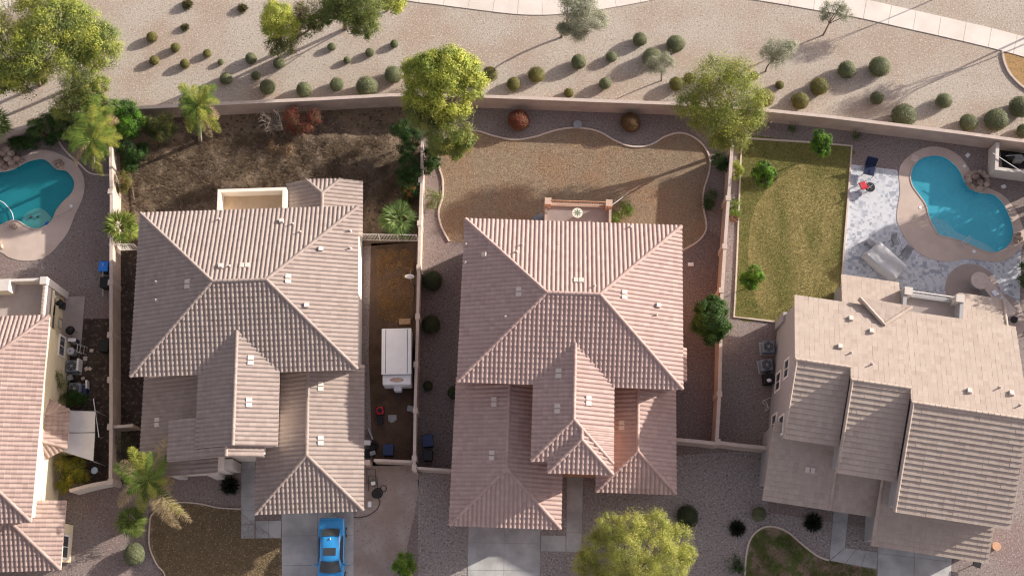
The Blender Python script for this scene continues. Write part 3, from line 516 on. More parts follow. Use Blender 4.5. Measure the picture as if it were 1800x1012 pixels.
class House:
    def __init__(s, label, cen, ang, kind, tm, wallm, cat='house'):
        s.o = P(*cen, 0); s.a = R(ang); s.kind = kind; s.tm = tm; s.wm = wallm; s.root = thing('house', label, cat, tuple(s.o), 'suburban houses with tile roofs')
        s.ca, s.sa = math.cos(s.a), math.sin(s.a)
    def L(s, px, py, z):
        p = P(px, py, z) - s.o; return (p[0] * s.ca + p[1] * s.sa, -p[0] * s.sa + p[1] * s.ca)
    def Wd(s, x, y, z): return np.array([s.o[0] + x * s.ca - y * s.sa, s.o[1] + x * s.sa + y * s.ca, z])
    def rect(s, z, l, r, t, b):
        return s.L(*l, z)[0], s.L(*r, z)[0], s.L(*b, z)[1], s.L(*t, z)[1]
    def walls(s, x0, x1, y0, y1, z0, z1, m=None, name='wall'):
        q = [s.Wd(x, y, 0) for x, y in ((x0, y0), (x1, y0), (x1, y1), (x0, y1))]; return MB().prism(q, z0, z1).build(name, m or s.wm, s.root)
    def block(s, rc, ze, pitch=0.38, axis='y', lo='hip', hi='hip', wall=True, ov=0.45, z0=0, caps=True, wx=None, kind=None, jerk=1.2, fascia=True):
        x0, x1, y0, y1 = rc
        if axis == 'x': T = lambda a, b_, z: s.Wd(b_, a, z); a0, a1, b0, b1 = y0, y1, x0, x1
        else: T = lambda a, b_, z: s.Wd(a, b_, z); a0, a1, b0, b1 = x0, x1, y0, y1
        am = (a0 + a1) / 2; hw = (a1 - a0) / 2; zr = ze + pitch * hw; bl = b0 + (hw if lo == 'hip' else 0); bh = b1 - (hw if hi == 'hip' else 0)
        polys = []; rid = []
        jl = jh = None
        if hi == 'jerk':
            bh = b1 - jerk; zj = zr - pitch * jerk
            polys.append([T(am - jerk, b1, zj), T(am + jerk, b1, zj), T(am, bh, zr)]); rid += [(T(am - jerk, b1, zj), T(am, bh, zr)), (T(am + jerk, b1, zj), T(am, bh, zr))]
            polys.append([T(a0, bl if lo != 'hip' else b0, ze), T(a0, b1, ze), T(am - jerk, b1, zj), T(am, bh, zr), T(am, bl, zr)])
            polys.append([T(a1, bl if lo != 'hip' else b0, ze), T(a1, b1, ze), T(am + jerk, b1, zj), T(am, bh, zr), T(am, bl, zr)])
        else:
            polys.append([T(a0, b0, ze), T(a0, b1, ze), T(am, bh, zr), T(am, bl, zr)]); polys.append([T(a1, b0, ze), T(a1, b1, ze), T(am, bh, zr), T(am, bl, zr)])
        if lo == 'hip': polys.append([T(a0, b0, ze), T(a1, b0, ze), T(am, bl, zr)]); rid += [(T(a0, b0, ze), T(am, bl, zr)), (T(a1, b0, ze), T(am, bl, zr))]
        if hi == 'hip': polys.append([T(a0, b1, ze), T(a1, b1, ze), T(am, bh, zr)]); rid += [(T(a0, b1, ze), T(am, bh, zr)), (T(a1, b1, ze), T(am, bh, zr))]
        if abs(bh - bl) > 0.4: rid.append((T(am, bl, zr), T(am, bh, zr)))
        ro = roof_mesh(s.root, polys, kind or s.kind, s.tm)
        if caps:
            for a, c in rid: ridge_cap(s.root, ro, a, c, s.tm)
        # eaves box under the tiles
        b = MB()
        for p in polys:
            low = [q - np.array((0, 0, 0.02)) for q in p]; bot = [q - np.array((0, 0, 0.2)) for q in p]; n = len(p); b.add([tuple(q) for q in low + bot], [list(range(n)), list(range(n, 2 * n))] + [[i, (i + 1) % n, n + (i + 1) % n, n + i] for i in range(n)])
        if fascia: e = b.build('fascia', FASC, s.root); e.parent = ro
        if wall:
            if wx: w0, w1, w2, w3 = wx
            else: w0, w1, w2, w3 = x0 + ov, x1 - ov, y0 + (ov if lo == 'hip' or axis == 'y' else ov), y1 - ov
            s.walls(w0, w1, w2, w3, z0, ze - 0.12)
            # gable ends
            for end, kd in ((b0, lo), (b1, hi)):
                if kd == 'gable':
                    e_ = end + (0.25 if end == b0 else -0.25); th = 0.15 if end == b0 else -0.15
                    A = [T(a0 + ov, e_, ze - 0.15), T(a1 - ov, e_, ze - 0.15), T(am, e_, zr - 0.2)]; B = [T(a0 + ov, e_ + th, ze - 0.15), T(a1 - ov, e_ + th, ze - 0.15), T(am, e_ + th, zr - 0.2)]
                    MB().add([tuple(q) for q in A + B], [[0, 1, 2], [3, 4, 5], [0, 1, 4, 3], [1, 2, 5, 4], [2, 0, 3, 5]]).build('gable_wall', s.wm, s.root)
        return ro, zr
    def slope(s, pts, kind=None, caps=(), fascia=True):
        """a single roof plane from local (x, y, z)"""
        p = [s.Wd(*q) for q in pts]; ro = roof_mesh(s.root, [p], kind or s.kind, s.tm)
        for i, j in caps: ridge_cap(s.root, ro, p[i], p[j], s.tm)
        if fascia:
            n = len(p); e = MB().add([tuple(q - np.array((0, 0, 0.02))) for q in p] + [tuple(q - np.array((0, 0, 0.2))) for q in p], [list(range(n)), list(range(n, 2 * n))] + [[i, (i + 1) % n, n + (i + 1) % n, n + i] for i in range(n)]).build('fascia', FASC, s.root); e.parent = ro
        return ro
    def vents(s, pts):
        for x, y, k in pts:
            d = ray(x, y); best = None
            for poly, root in FACES:
                if root is not s.root: continue
                n = np.cross(poly[1] - poly[0], poly[2] - poly[0]); n /= np.linalg.norm(n)
                if n[2] < 0: n = -n
                t = np.dot(poly[0] - np.array([0, 0, HC]), n) / np.dot(d, n); p = np.array([0, 0, HC]) + d * t; ins = True; sg = None
                for i in range(len(poly)):
                    a, c = poly[i], poly[(i + 1) % len(poly)]; cr = np.dot(np.cross(c - a, p - a), n)
                    if sg is None: sg = cr > 0
                    elif (cr > 0) != sg: ins = False; break
                if ins and (best is None or t < best[0]): best = (t, p, n)
            if best is None: continue
            _, p, n = best; v = np.array([0, 0, 1.0]) - n * n[2]; v /= np.linalg.norm(v); u = np.cross(v, n)
            def bx(b, cu, cv, wu, wv, h, up=0.0, hup=None):
                V = []
                for zz, kx in ((-0.02, 1), (h, 0.86)):
                    for a_, b_ in ((-1, -1), (1, -1), (1, 1), (-1, 1)): V.append(tuple(p + u * (cu + a_ * wu / 2 * kx) + v * (cv + b_ * wv / 2 * kx) + n * (zz + 0.06)))
                b.add(V, [[3, 2, 1, 0], [4, 5, 6, 7], [0, 1, 5, 4], [1, 2, 6, 5], [2, 3, 7, 6], [3, 0, 4, 7]])
            b = MB()
            if k == 'p':   # pair of vent tiles, side by side on the sky slopes
                hz = abs(v[0]) > abs(v[1])
                for sgn in (-1, 1): bx(b, 0.18 * sgn, 0, 0.32, 0.42, 0.055)
                b.build('roof_vent', VENT, s.root)
            elif k == 'b': bx(b, 0, 0, 0.30, 0.36, 0.16); b.build('roof_vent', VENT, s.root)
            else:
                b.cyl((p[0], p[1], p[2] - 0.1), 0.05, 0.42, 10); b.cyl((p[0], p[1], p[2] - 0.02), 0.14, 0.13, 10, 0.07); b.build('vent_pipe', VENT, s.root)
    def window(s, x, y, z, w, h, side, arch=False):
        """window on a wall facing local side: 'e','w','s','n'; (x, y, z) is its centre on the wall"""
        n = {'e': (1, 0), 'w': (-1, 0), 's': (0, -1), 'n': (0, 1)}[side]; t = (-n[1], n[0])
        def bar(b, du, dz, bw, bh, out):
            V = []
            for o_ in (-0.03, out):
                for a_, b_ in ((-1, -1), (1, -1), (1, 1), (-1, 1)): V.append(tuple(s.Wd(x + n[0] * o_ + t[0] * (du + a_ * bw / 2), y + n[1] * o_ + t[1] * (du + a_ * bw / 2), z + dz + b_ * bh / 2)))
            b.add(V, [[3, 2, 1, 0], [4, 5, 6, 7], [0, 1, 5, 4], [1, 2, 6, 5], [2, 3, 7, 6], [3, 0, 4, 7]])
        b = MB(); f = 0.13
        for du, dz, bw, bh in ((0, h / 2 + f / 2, w + 2 * f, f), (0, -h / 2 - f / 2, w + 2 * f, f), (-w / 2 - f / 2, 0, f, h), (w / 2 + f / 2, 0, f, h)): bar(b, du, dz, bw, bh, 0.07)
        bar(b, 0, 0, 0.05, h, 0.045)
        o = b.build('window', TRIM, s.root); b = MB(); bar(b, 0, 0, w, h, 0.02); g = b.build('pane', GLASS, s.root); g.parent = o
PILLAR = mat('pillar_stucco', (0.551, 0.396, 0.312), 0.9, (0.503, 0.363, 0.282), 2)
VENT = mat('vent_paint', (0.581, 0.510, 0.458), 0.7)
# --- middle house
B = House('middle house with pinkish barrel tile hip roofs and orange walls', (1000, 560), -2.0, 'S', TILE_B, ORNG)
rcB = B.rect(5.8, (811, 527), (1199, 541), (1010, 391), (1000, 677)); B.block(rcB, 5.8, axis='x')
W1 = B.rect(5.8, (936, 745), (1078, 760), (1008, 600), (1000, 812)); hw = (W1[1] - W1[0]) / 2
B.block((W1[0], W1[1], W1[2], rcB[2] + hw), 5.8, axis='y', hi='open', wx=(W1[0] + .4, W1[1] - .4, W1[2] + .4, rcB[2] + 2))
W2 = B.rect(5.8, (963, 829), (1078, 760), (1008, 700), (1018, 832)); B.block((W2[0], W2[1], W2[2], W1[2] + 2.2), 5.8, axis='y', hi='open')
g = B.rect(2.9, (791, 900), (986, 905), (890, 640), (888, 926)); B.block((g[0], g[1], g[2], rcB[2] + 0.9), 2.9, axis='y', hi='gable')
r2 = B.rect(2.9, (1048, 850), (1188, 850), (1120, 640), (1115, 866)); B.block((r2[0], r2[1], r2[2], rcB[2] + 0.9), 2.9, axis='y', hi='gable')
# little side bay
x = rcB[1]; ya, yb = B.L(1205, 612, 2.9)[1], B.L(1205, 670, 2.9)[1]; xe = B.L(1206, 640, 2.9)[0]
B.slope([(xe, yb, 2.9), (xe, ya, 2.9), (x - 1.4, ya, 3.9), (x - 1.4, yb, 3.9)]); B.walls(x - 1.4, xe - 0.3, yb + 0.3, ya - 0.3, 0, 2.9)
# rear balcony
bx0, bx1 = B.L(957, 380, 3.0)[0], B.L(1074, 380, 3.0)[0]; byt = B.L(1015, 349, 4.0)[1]; byb = rcB[3] - 1.0
B.walls(bx0, bx1, byb, byt, 2.7, 3.0, SLAB, 'balcony_floor')
for a in (bx0 + 0.1, bx1 - 0.1): B.walls(a - 0.09, a + 0.09, byb, byt - 0.4, 3.0, 3.45, STUC_T, 'parapet')
for a in (bx0 + 0.22, bx1 - 0.22): B.walls(a - 0.24, a + 0.24, byt - 0.5, byt, 0, 4.0, PILLAR, 'pillar')
for a in (bx0 + 0.3, bx1 - 0.3): B.walls(a - 0.2, a + 0.2, byb + 0.6, byb + 1.0, 0, 2.7, ORNG, 'pillar')
B.walls(bx0 + 0.46, bx1 - 0.46, byt - 0.32, byt - 0.08, 3.0, 3.12, STUC_T, 'parapet')
b = MB(); p, q = B.Wd(bx0 + 0.46, byt - 0.2, 4.0), B.Wd(bx1 - 0.46, byt - 0.2, 4.0); b.tube([p, q], 0.035, 6); b.tube([p - (0, 0, 0.8), q - (0, 0, 0.8)], 0.03, 6)
for i in range(32): t = p + (q - p) * i / 31; b.tube([t, t - (0, 0, 0.8)], 0.015, 4)
b.build('railing', ORANGEP, B.root)
B.vents([(912, 513, 'p'), (1017, 493, 'p'), (1045, 503, 'i'), (918, 430, 'i'), (908, 443, 'i'), (1108, 399, 'i'), (852, 448, 'b'), (820, 430, 'i'), (819, 462, 'i'), (1097, 518, 'p'), (1156, 537, 'b'), (1154, 553, 'i'), (982, 656, 'p'), (980, 718, 'p'), (1034, 704, 'p'), (1093, 747, 'p'), (869, 706, 'p'), (865, 800, 'p'), (889, 557, 'i')])
# --- left house
A = House('left house with sandy barrel tile hip roofs and white side wall', (440, 540), 1.9, 'S', TILE_A, WHITEW)
rcA = A.rect(5.8, (238, 520), (629, 505), (437, 369), (428, 655)); A.block(rcA, 5.8, axis='x')
wa = A.rect(5.8, (348, 700), (489, 720), (410, 600), (448, 785)); hw = (wa[1] - wa[0]) / 2
A.block((wa[0], wa[1], wa[2], rcA[2] + hw), 5.8, axis='y', lo='gable', hi='open', wx=(wa[0] + .4, wa[1] - .4, wa[2] + .3, rcA[2] + 2))
zr = 5.8 + .38 * hw; xm = (wa[0] + wa[1]) / 2; xr2 = xm - 0.46; zr2 = zr - .38 * .46; yf = A.L(350, 809, 5.0)[1]; yt = A.L(320, 738, 5.0)[1]; xl = A.L(296, 775, 5.05)[0]; zl = zr - .38 * (xm - xl)
xR = A.L(464, 795, 5.7)[0]; zR = zr2 - .38 * (xR - xr2)
A.slope([(xl, yf, zl - .004), (xl, yt, zl - .004), (wa[0] + 0.02, yt, 5.8), (wa[0] + .02, wa[2] - .02, 5.8), (wa[0] + .02, yf, 5.8)])
A.slope([(wa[0] + .02, wa[2] - .03, 5.8), (wa[0] + .02, yf, 5.8), (xr2, yf, zr2), (xr2, wa[2] - .03, zr2)])
A.slope([(xr2, yf, zr2), (xR, yf, zR), (xR, wa[2] + .6, zR), (xr2, wa[2] + .6, zr2)])
A.walls(xl + .4, wa[0] + .5, yf + .5, yt - .3, 0, zl - .1); A.walls(wa[0] + .4, xR - .4, yf + .5, wa[2] + .4, 0, 5.3)
p0 = A.Wd(xr2, yf, zr2); p1 = A.Wd(xr2, wa[2] - .03, zr2); ridge_cap(A.root, A.root, p0, p1, A.tm)
ga = A.rect(2.9, (449, 880), (639, 860), (536, 640), (545, 900)); A.block((ga[0], ga[1], ga[2], rcA[2] + .9), 2.9, axis='y', hi='gable')
xl2 = A.L(250, 740, 2.9)[0]; yb2 = A.L(320, 838, 2.9)[1]; yt2 = rcA[2] + .9; xr3 = A.L(385, 800, 4.6)[0]
A.slope([(xl2, yb2, 2.9), (xl2, yt2, 2.9), (xr3, yt2, 2.9 + .33 * (xr3 - xl2)), (xr3, yb2, 2.9 + .33 * (xr3 - xl2))])
A.walls(xl2 + .45, xr3 - .1, yb2 + .4, yt2, 0, 2.85)
for x_, y_, h_ in ((304, 834, 2.7), (372, 834, 2.7), (400, 822, 2.7)):
    a, c = A.L(x_, y_ - 8, h_); A.walls(a - .3, a + .3, c - .35, c + .3, 0, h_, PALEW, 'pillar')
0 and A.block((A.L(380, 790, 3.6)[0], A.L(412, 790, 3.6)[0], A.L(395, 829, 3.6)[1], A.L(395, 806, 3.6)[1]), 3.4, axis='y', lo='gable', hi='gable', caps=False, ov=.2)
# rear jerkin-head roof and flat parapet room
rj = A.rect(2.9, (504, 350), (637, 360), (560, 321), (560, 372)); A.block((rj[0], rj[1], rcA[3] - 1.2, rj[3]), 2.9, axis='y', lo='gable', hi='jerk', jerk=1.25)
px0, px1 = A.L(382, 350, 3.9)[0], A.L(502, 350, 3.9)[0]; pyt = A.L(440, 331, 3.9)[1]; pyb = rcA[3] - .5
A.walls(px0, px1, pyb, pyt, 0, 3.0, TAN, 'flat_roof')
for q in ((px0, px1, pyt - .24, pyt), (px0, px0 + .24, pyb, pyt - .242), (px1 - .24, px1, pyb, pyt - .242)): A.walls(*q, 3.0, 3.9, WHITEW, 'parapet')
A.vents([(430, 467, 'p'), (388, 469, 'b'), (404, 468, 'i'), (495, 390, 'b'), (515, 394, 'i'), (528, 408, 'i'), (506, 490, 'p'), (563, 438, 'b'), (616, 406, 'i'), (616, 437, 'i'), (330, 499, 'p'), (276, 496, 'i'), (538, 537, 'b'), (440, 633, 'p'), (437, 707, 'p'), (277, 742, 'p'), (563, 679, 'p'), (563, 774, 'p'), (386, 386, 'i'), (276, 528, 'i')])
xe = rcA[1] - .45; A.window(xe, A.L(631, 548, 4)[1], 4.3, 1.2, 1.3, 'e'); A.window(xe, A.L(631, 632, 4)[1], 4.3, .9, 1.1, 'e')
# --- far left house
Lh = House('cream-walled house with rose tile roof cut by left picture edge', (20, 740), 1.6, 'S', TILE_L, CREAM)
rl = Lh.rect(5.8, (-230, 700), (71, 730), (30, 556), (40, 917)); rl = (rl[1] - 14.5, rl[1], rl[2], rl[3]); Lh.block(rl, 5.8, axis='y', ov=.9, wx=(rl[0] + .8, rl[1] - .9, rl[2] + .8, rl[3] - .8))
wx = Lh.L(117, 700, 0)[0]
E_ = wx; yo = Lh.L(91, 589, 2.6)[1]; Lh.walls(wx - 1, wx, rl[2] + .45, yo, 0, 2.9); Lh.walls(wx - 1, wx - .01, rl[2] + .45, rl[3] - .3, 2.9, 5.6)
gl = Lh.rect(2.9, (-64, 950), (110, 950), (22, 880), (20, 1003)); Lh.block((gl[0], gl[1], gl[2], rl[2] + 1.6), 2.9, axis='y', hi='gable', wx=(gl[0] + .4, Lh.L(127, 950, 0)[0], gl[2] + .6, rl[2] + .2))
# rear balcony over an open patio
tb = Lh.L(60, 488, 4.0)[1]; bb = rl[3] + .6; xb = Lh.L(78, 530, 4.0)[0]
Lh.walls(rl[0] + 2, xb, bb - 2, tb, 2.75, 3.0, SLAB, 'balcony_floor')
for q in ((rl[0] + 2, xb, tb - .2, tb), (xb - .2, xb, Lh.L(78, 578, 4.0)[1], tb - .202)): Lh.walls(*q, 3.0, 3.9, PALEW, 'parapet')
b = MB()
for i in range(40): p = Lh.Wd(xb - .14, tb - .6 - i * .1, 3.9); b.box((p[0], p[1], 3.9), (.16, .045, .05), Lh.a)
b.build('parapet_screen', CAPM, Lh.root)
Lh.walls(xb - .25, xb, yo - .3, tb - .2, 2.35, 3.0, CREAM, 'patio_beam')
Lh.walls(xb - 2.2, xb + 1.3, yo - .1, tb - .3, .01, .06, SLAB, 'patio_floor')
Lh.walls(xb - .42, xb + .05, tb - .5, tb + .04, 0, 4.08, PALEW, 'pillar'); q = Lh.L(4, 502, 4.0); Lh.walls(q[0] - .5, q[0] + .5, q[1] - .4, q[1] + .4, 0, 4.1, PALEW, 'pillar')
xo = Lh.L(112, 540, 0)[0]; Lh.walls(xb - .1, xo, tb - .5, tb - .2, 0, 1.1, CREAM, 'patio_wall'); Lh.walls(xo - .2, xo, Lh.L(113, 600, 0)[1], tb - .502, 0, 1.0, CREAM, 'patio_wall')
Lh.window(E_, Lh.L(104, 609, 1.6)[1], 1.7, 1.3, .9, 'e')
Lh.window(E_, Lh.L(78, 592, 4.9)[1], 4.85, 1.0, .6, 'e'); Lh.window(E_, Lh.L(80, 750, 4.9)[1], 4.7, 1.5, .8, 'e'); Lh.window(E_, Lh.L(80, 828, 4.9)[1], 4.8, .8, .7, 'e')
gx = Lh.L(127, 950, 0)[0]; Lh.window(gx, Lh.L(118, 960, 1.5)[1], 1.4, 1.4, 1.3, 'e')
# side bay roof
bq = Lh.rect(2.9, (100, 750), (120, 750), (100, 708), (100, 800)); xB = bq[1]
ym = (bq[2] + bq[3]) / 2
Lh.slope([(xB, bq[2] + .5, 2.9), (xB, bq[3] - .5, 2.9), (E_ - .1, bq[3] - .9, 3.5), (E_ - .1, bq[2] + .9, 3.5)])
Lh.slope([(xB, bq[3] - .5, 2.9), (E_ - .1, bq[3] + .3, 2.9), (E_ - .1, bq[3] - .9, 3.5)], caps=[(0, 2)]); Lh.slope([(xB, bq[2] + .5, 2.9), (E_ - .1, bq[2] - .3, 2.9), (E_ - .1, bq[2] + .9, 3.5)], caps=[(0, 2)])
Lh.walls(E_ - .2, xB - .35, bq[2] + .4, bq[3] - .4, 0, 2.85)
# --- right house
C = House('right house with flat beige tiles and stepped front gables', (1580, 720), -8.6, 'F', TILE_C, GREYW)
PC = .36
ye = C.L(1590, 547, 5.8)[1]
def cx(px, py, z): return C.L(px, py, z)[0]
def gab(xl, xr, rpt, fz, fpt, nm):
    """front-facing gable block: shared back eave, own ridge distance"""
    yr = None; zr = 7.5
    for _ in range(12): yr = C.L(*rpt, zr)[1]; zr = 5.8 + PC * (ye - yr)
    yf = None; zf = 5.4
    for _ in range(12): yf = C.L(*fpt, zf)[1]; zf = zr - PC * (yr - yf)
    back = [(xl, ye, 5.8), (xr, ye, 5.8), (xr, yr, zr), (xl, yr, zr)]; front = [(xl, yf, zf), (xr, yf, zf), (xr, yr, zr), (xl, yr, zr)]
    ro = roof_mesh(C.root, [[C.Wd(*q) for q in back], [C.Wd(*q) for q in front]], 'F', C.tm)
    ridge_cap(C.root, ro, C.Wd(xl, yr, zr), C.Wd(xr, yr, zr), C.tm, .1); ridge_cap(C.root, ro, C.Wd(xl + .08, yf, zf), C.Wd(xl + .08, yr, zr), C.tm, .1)
    b = MB(); wl, wr = xl + .02, xr - .02
    prof = [(ye - .05, 5.75), (yr, zr - .05), (yf + .02, zf - .05), (yf + .02, zf - .2), (yr, zr - .25), (ye - .05, 5.55)]
    n = len(prof); b.add([tuple(C.Wd(wl, y, z)) for y, z in prof] + [tuple(C.Wd(wr, y, z)) for y, z in prof], [[i, (i + 1) % n, n + (i + 1) % n, n + i] for i in range(n)] + [[0, 1, 4, 5], [1, 2, 3, 4], [n, n + 1, n + 4, n + 5], [n + 1, n + 2, n + 3, n + 4]])
    e = b.build('fascia', FASC, C.root); e.parent = ro
    prof = [(ye - .45, 0), (ye - .45, 5.6), (yr, zr - .2), (yf + .5, zf - .0), (yf + .5, 0)]; n = 5; wl, wr = xl + .18, xr + .1
    MB().add([tuple(C.Wd(wl, y, z)) for y, z in prof] + [tuple(C.Wd(wr, y, z)) for y, z in prof], [list(range(n)), list(range(n, 2 * n))] + [[i, (i + 1) % n, n + (i + 1) % n, n + i] for i in range(n)]).build('wall', C.wm, C.root)
    return yr, zr, yf, zf
x1 = cx(1397, 560, 6.4); x2 = cx(1494, 656, 7.5); x3 = cx(1600, 700, 7.9); x4 = cx(1797, 640, 7.0)
q1 = gab(x1, x2, (1445, 638), 5.4, (1420, 776), 'a'); q2 = gab(x2, x3, (1545, 674), 5.4, (1510, 836), 'b'); q3 = gab(x3, x4, (1700, 721), 5.4, (1660, 912), 'c')
# lower front roofs
lz0 = 2.9; l0 = C.L(1340, 878, lz0); l1 = C.L(1538, 906, lz0); lt = C.L(1353, 768, 4.4); PL = .36
yb, yt_ = l0[1], C.L(1400, 774, 4.4)[1]; zt = lz0 + PL * (yt_ + 1.0 - yb)
xs = cx(1464, 850, 3.2); yq = C.L(1500, 836, 3.6)[1] + 1.4; zq = lz0 + PL * (yq - yb)
C.slope([(l0[0], yb, lz0), (xs, yb, lz0), (xs, yt_ + 1.0, zt), (l0[0], yt_ + 1.0, zt)], caps=[(1, 2)]); C.slope([(xs, yb, lz0), (l1[0], yb, lz0), (l1[0], yq, zq), (xs, yq, zq)])
C.walls(l0[0] + .25, l1[0] - .3, yb + 1.3, yt_ + 1, 0, 2.9)
g0 = C.L(1533, 958, 2.9); g1 = C.L(1736, 990, 2.9); yg = g0[1]; ygt = C.L(1549, 884, 4.0)[1] + .7; zg = 2.9 + PL * (ygt - yg)
C.slope([(g0[0], yg, 2.9), (g1[0], yg, 2.9), (g1[0], ygt + 2, zg + 2 * PL), (g0[0], ygt + 2, zg + 2 * PL)], caps=[(0, 3)]); C.walls(g0[0] + .3, g1[0] - .3, yg + .5, ygt + 2, 0, 2.9)
C.walls(l1[0] - .3, g0[0] + .8, yb + .8, ygt + 2, 0, 2.8, PALEW)
# rear patio roofs and balcony
ra = C.L(1479, 483, 2.9); rb = C.L(1580, 497, 2.9); C.slope([(ra[0], ra[1], 2.9), (rb[0], ra[1], 2.9), (rb[0], ye - .3, 2.9 + PL * (ra[1] - ye + .3)), (ra[0], ye - .3, 2.9 + PL * (ra[1] - ye + .3))])
C.walls(ra[0] + .3, rb[0] - .1, ye - .3, ra[1] - .45, 0, 2.85)
rc_ = C.L(1690, 516, 2.9); rd = C.L(1763, 526, 2.9); C.slope([(rc_[0] - .2, rc_[1], 2.9), (rd[0], rc_[1], 2.9), (rd[0], ye - .3, 2.9 + PL * (rc_[1] - ye + .3)), (rc_[0] - .2, ye - .3, 2.9 + PL * (rc_[1] - ye + .3))], caps=[(1, 2)])
C.walls(rc_[0], rd[0] - .3, ye - .3, rc_[1] - .45, 0, 2.85)
ba = C.L(1590, 508, 3.9); bc = C.L(1684, 521, 3.9); yB = ba[1]
C.walls(rb[0] + .02, rc_[0] - .22, ye - .4, yB + .1, 2.6, 2.95, SLAB, 'balcony_floor'); C.walls(rb[0] + .02, rb[0] + .28, ye - .4, yB, 2.95, 4.0, GREYW, 'parapet'); C.walls(rc_[0] - .48, rc_[0] - .22, ye - .4, yB, 2.95, 4.0, GREYW, 'parapet')
C.walls(rb[0] + .5, rc_[0] - .7, yB - .28, yB, 2.95, 3.25, GREYW, 'parapet')
for xx in (rb[0] + .35, rc_[0] - .5): C.walls(xx - .28, xx + .28, yB - .42, yB + .14, 0, 4.1, PALEW, 'pillar')
b = MB(); p, q = C.Wd(rb[0] + .6, yB - .1, 4.0), C.Wd(rc_[0] - .8, yB - .1, 4.0); b.tube([p, q], .04, 6)
for i in range(26): t = p + (q - p) * i / 25; b.tube([t, t - (0, 0, .8)], .012, 4)
b.build('railing', TRIM, C.root)
# small rear cricket with raised ridge bars
def zmain(px, py):
    z = 6.5
    for _ in range(12): z = 5.8 + PC * (ye - C.L(px, py, z)[1])
    return z
za, zb, zc = zmain(1508, 526), zmain(1553, 571), zmain(1600, 541)
pa, pb, pc_ = C.L(1508, 526, za), C.L(1553, 571, zb), C.L(1600, 541, zc)
pts = [(pa[0], pa[1] , za + .42), (pc_[0], pc_[1], zc + .3), (pb[0], pb[1], zb + .12)]
C.slope(pts, caps=[(0, 2), (1, 2)], fascia=False)
MB().add([tuple(C.Wd(*q)) for q in pts] + [tuple(C.Wd(q[0], q[1], q[2] - .6)) for q in pts], [[0, 1, 2], [3, 4, 5], [0, 1, 4, 3], [1, 2, 5, 4], [2, 0, 3, 5]]).build('fascia', FASC, C.root)
C.vents([(1495, 561, 'b'), (1531, 583, 'b'), (1476, 610, 'b'), (1496, 620, 'i'), (1533, 640, 'i'), (1703, 688, 'b'), (1757, 681, 'i'), (1777, 692, 'b'), (1793, 712, 'i'), (1424, 825, 'p')])
xw = x1 + .18
for (px, py, z, w, h) in ((1384, 648, 4.4, 1.2, 1.2), (1370, 671, 2.0, 1.2, 1.3), (1362, 745, 1.8, 1.2, 1.3), (1378, 748, 4.2, 1.2, 1.3)): C.window(xw, C.L(px, py, z)[1], z, w, h, 'w')
# C rear-left lower step
C.walls(x1 + .0, x1 + .4, ye - 1.0, ye - .3, 0, 2.6)
# ------------------------------------------------------------------ vegetation
def unit(n): v = RNG.normal(size=(n, 3)); return v / np.linalg.norm(v, axis=1, keepdims=True)
def leafquads(C_, size, nrm=None, asp=0.5, flat=0.3):
    """one small leaf-shaped quad per point"""
    n = len(C_); size = np.asarray(size) * RNG.uniform(0.6, 1.3, n) if True else size
    N_ = unit(n); N_[:, 2] = np.abs(N_[:, 2]) + flat; 
    if nrm is not None: N_ = N_ * 0.7 + nrm
    N_ /= np.linalg.norm(N_, axis=1, keepdims=True)
    a = np.cross(N_, unit(n)); a /= np.linalg.norm(a, axis=1, keepdims=True) + 1e-9; b = np.cross(N_, a)
    s = size[:, None]; V = np.stack([C_ - a * s, C_ - b * s * asp, C_ + a * s, C_ + b * s * asp], 1)
    return V.reshape(-1, 3), np.arange(4 * n).reshape(-1, 4)
def pick(cols, n, w=None):
    c = np.array(cols); i = RNG.choice(len(c), n, p=w); return c[i] * RNG.uniform(0.85, 1.15, (n, 1))
def curve(a, b, lift=0.15, k=5, wob=0.06):
    a = np.array(a, float); b = np.array(b, float); L_ = np.linalg.norm(b - a); w = RNG.normal(0, wob * L_, 3)
    return [a + (b - a) * t + (np.array([0, 0, lift * L_]) + w) * math.sin(math.pi * t) for t in np.linspace(0, 1, k)]
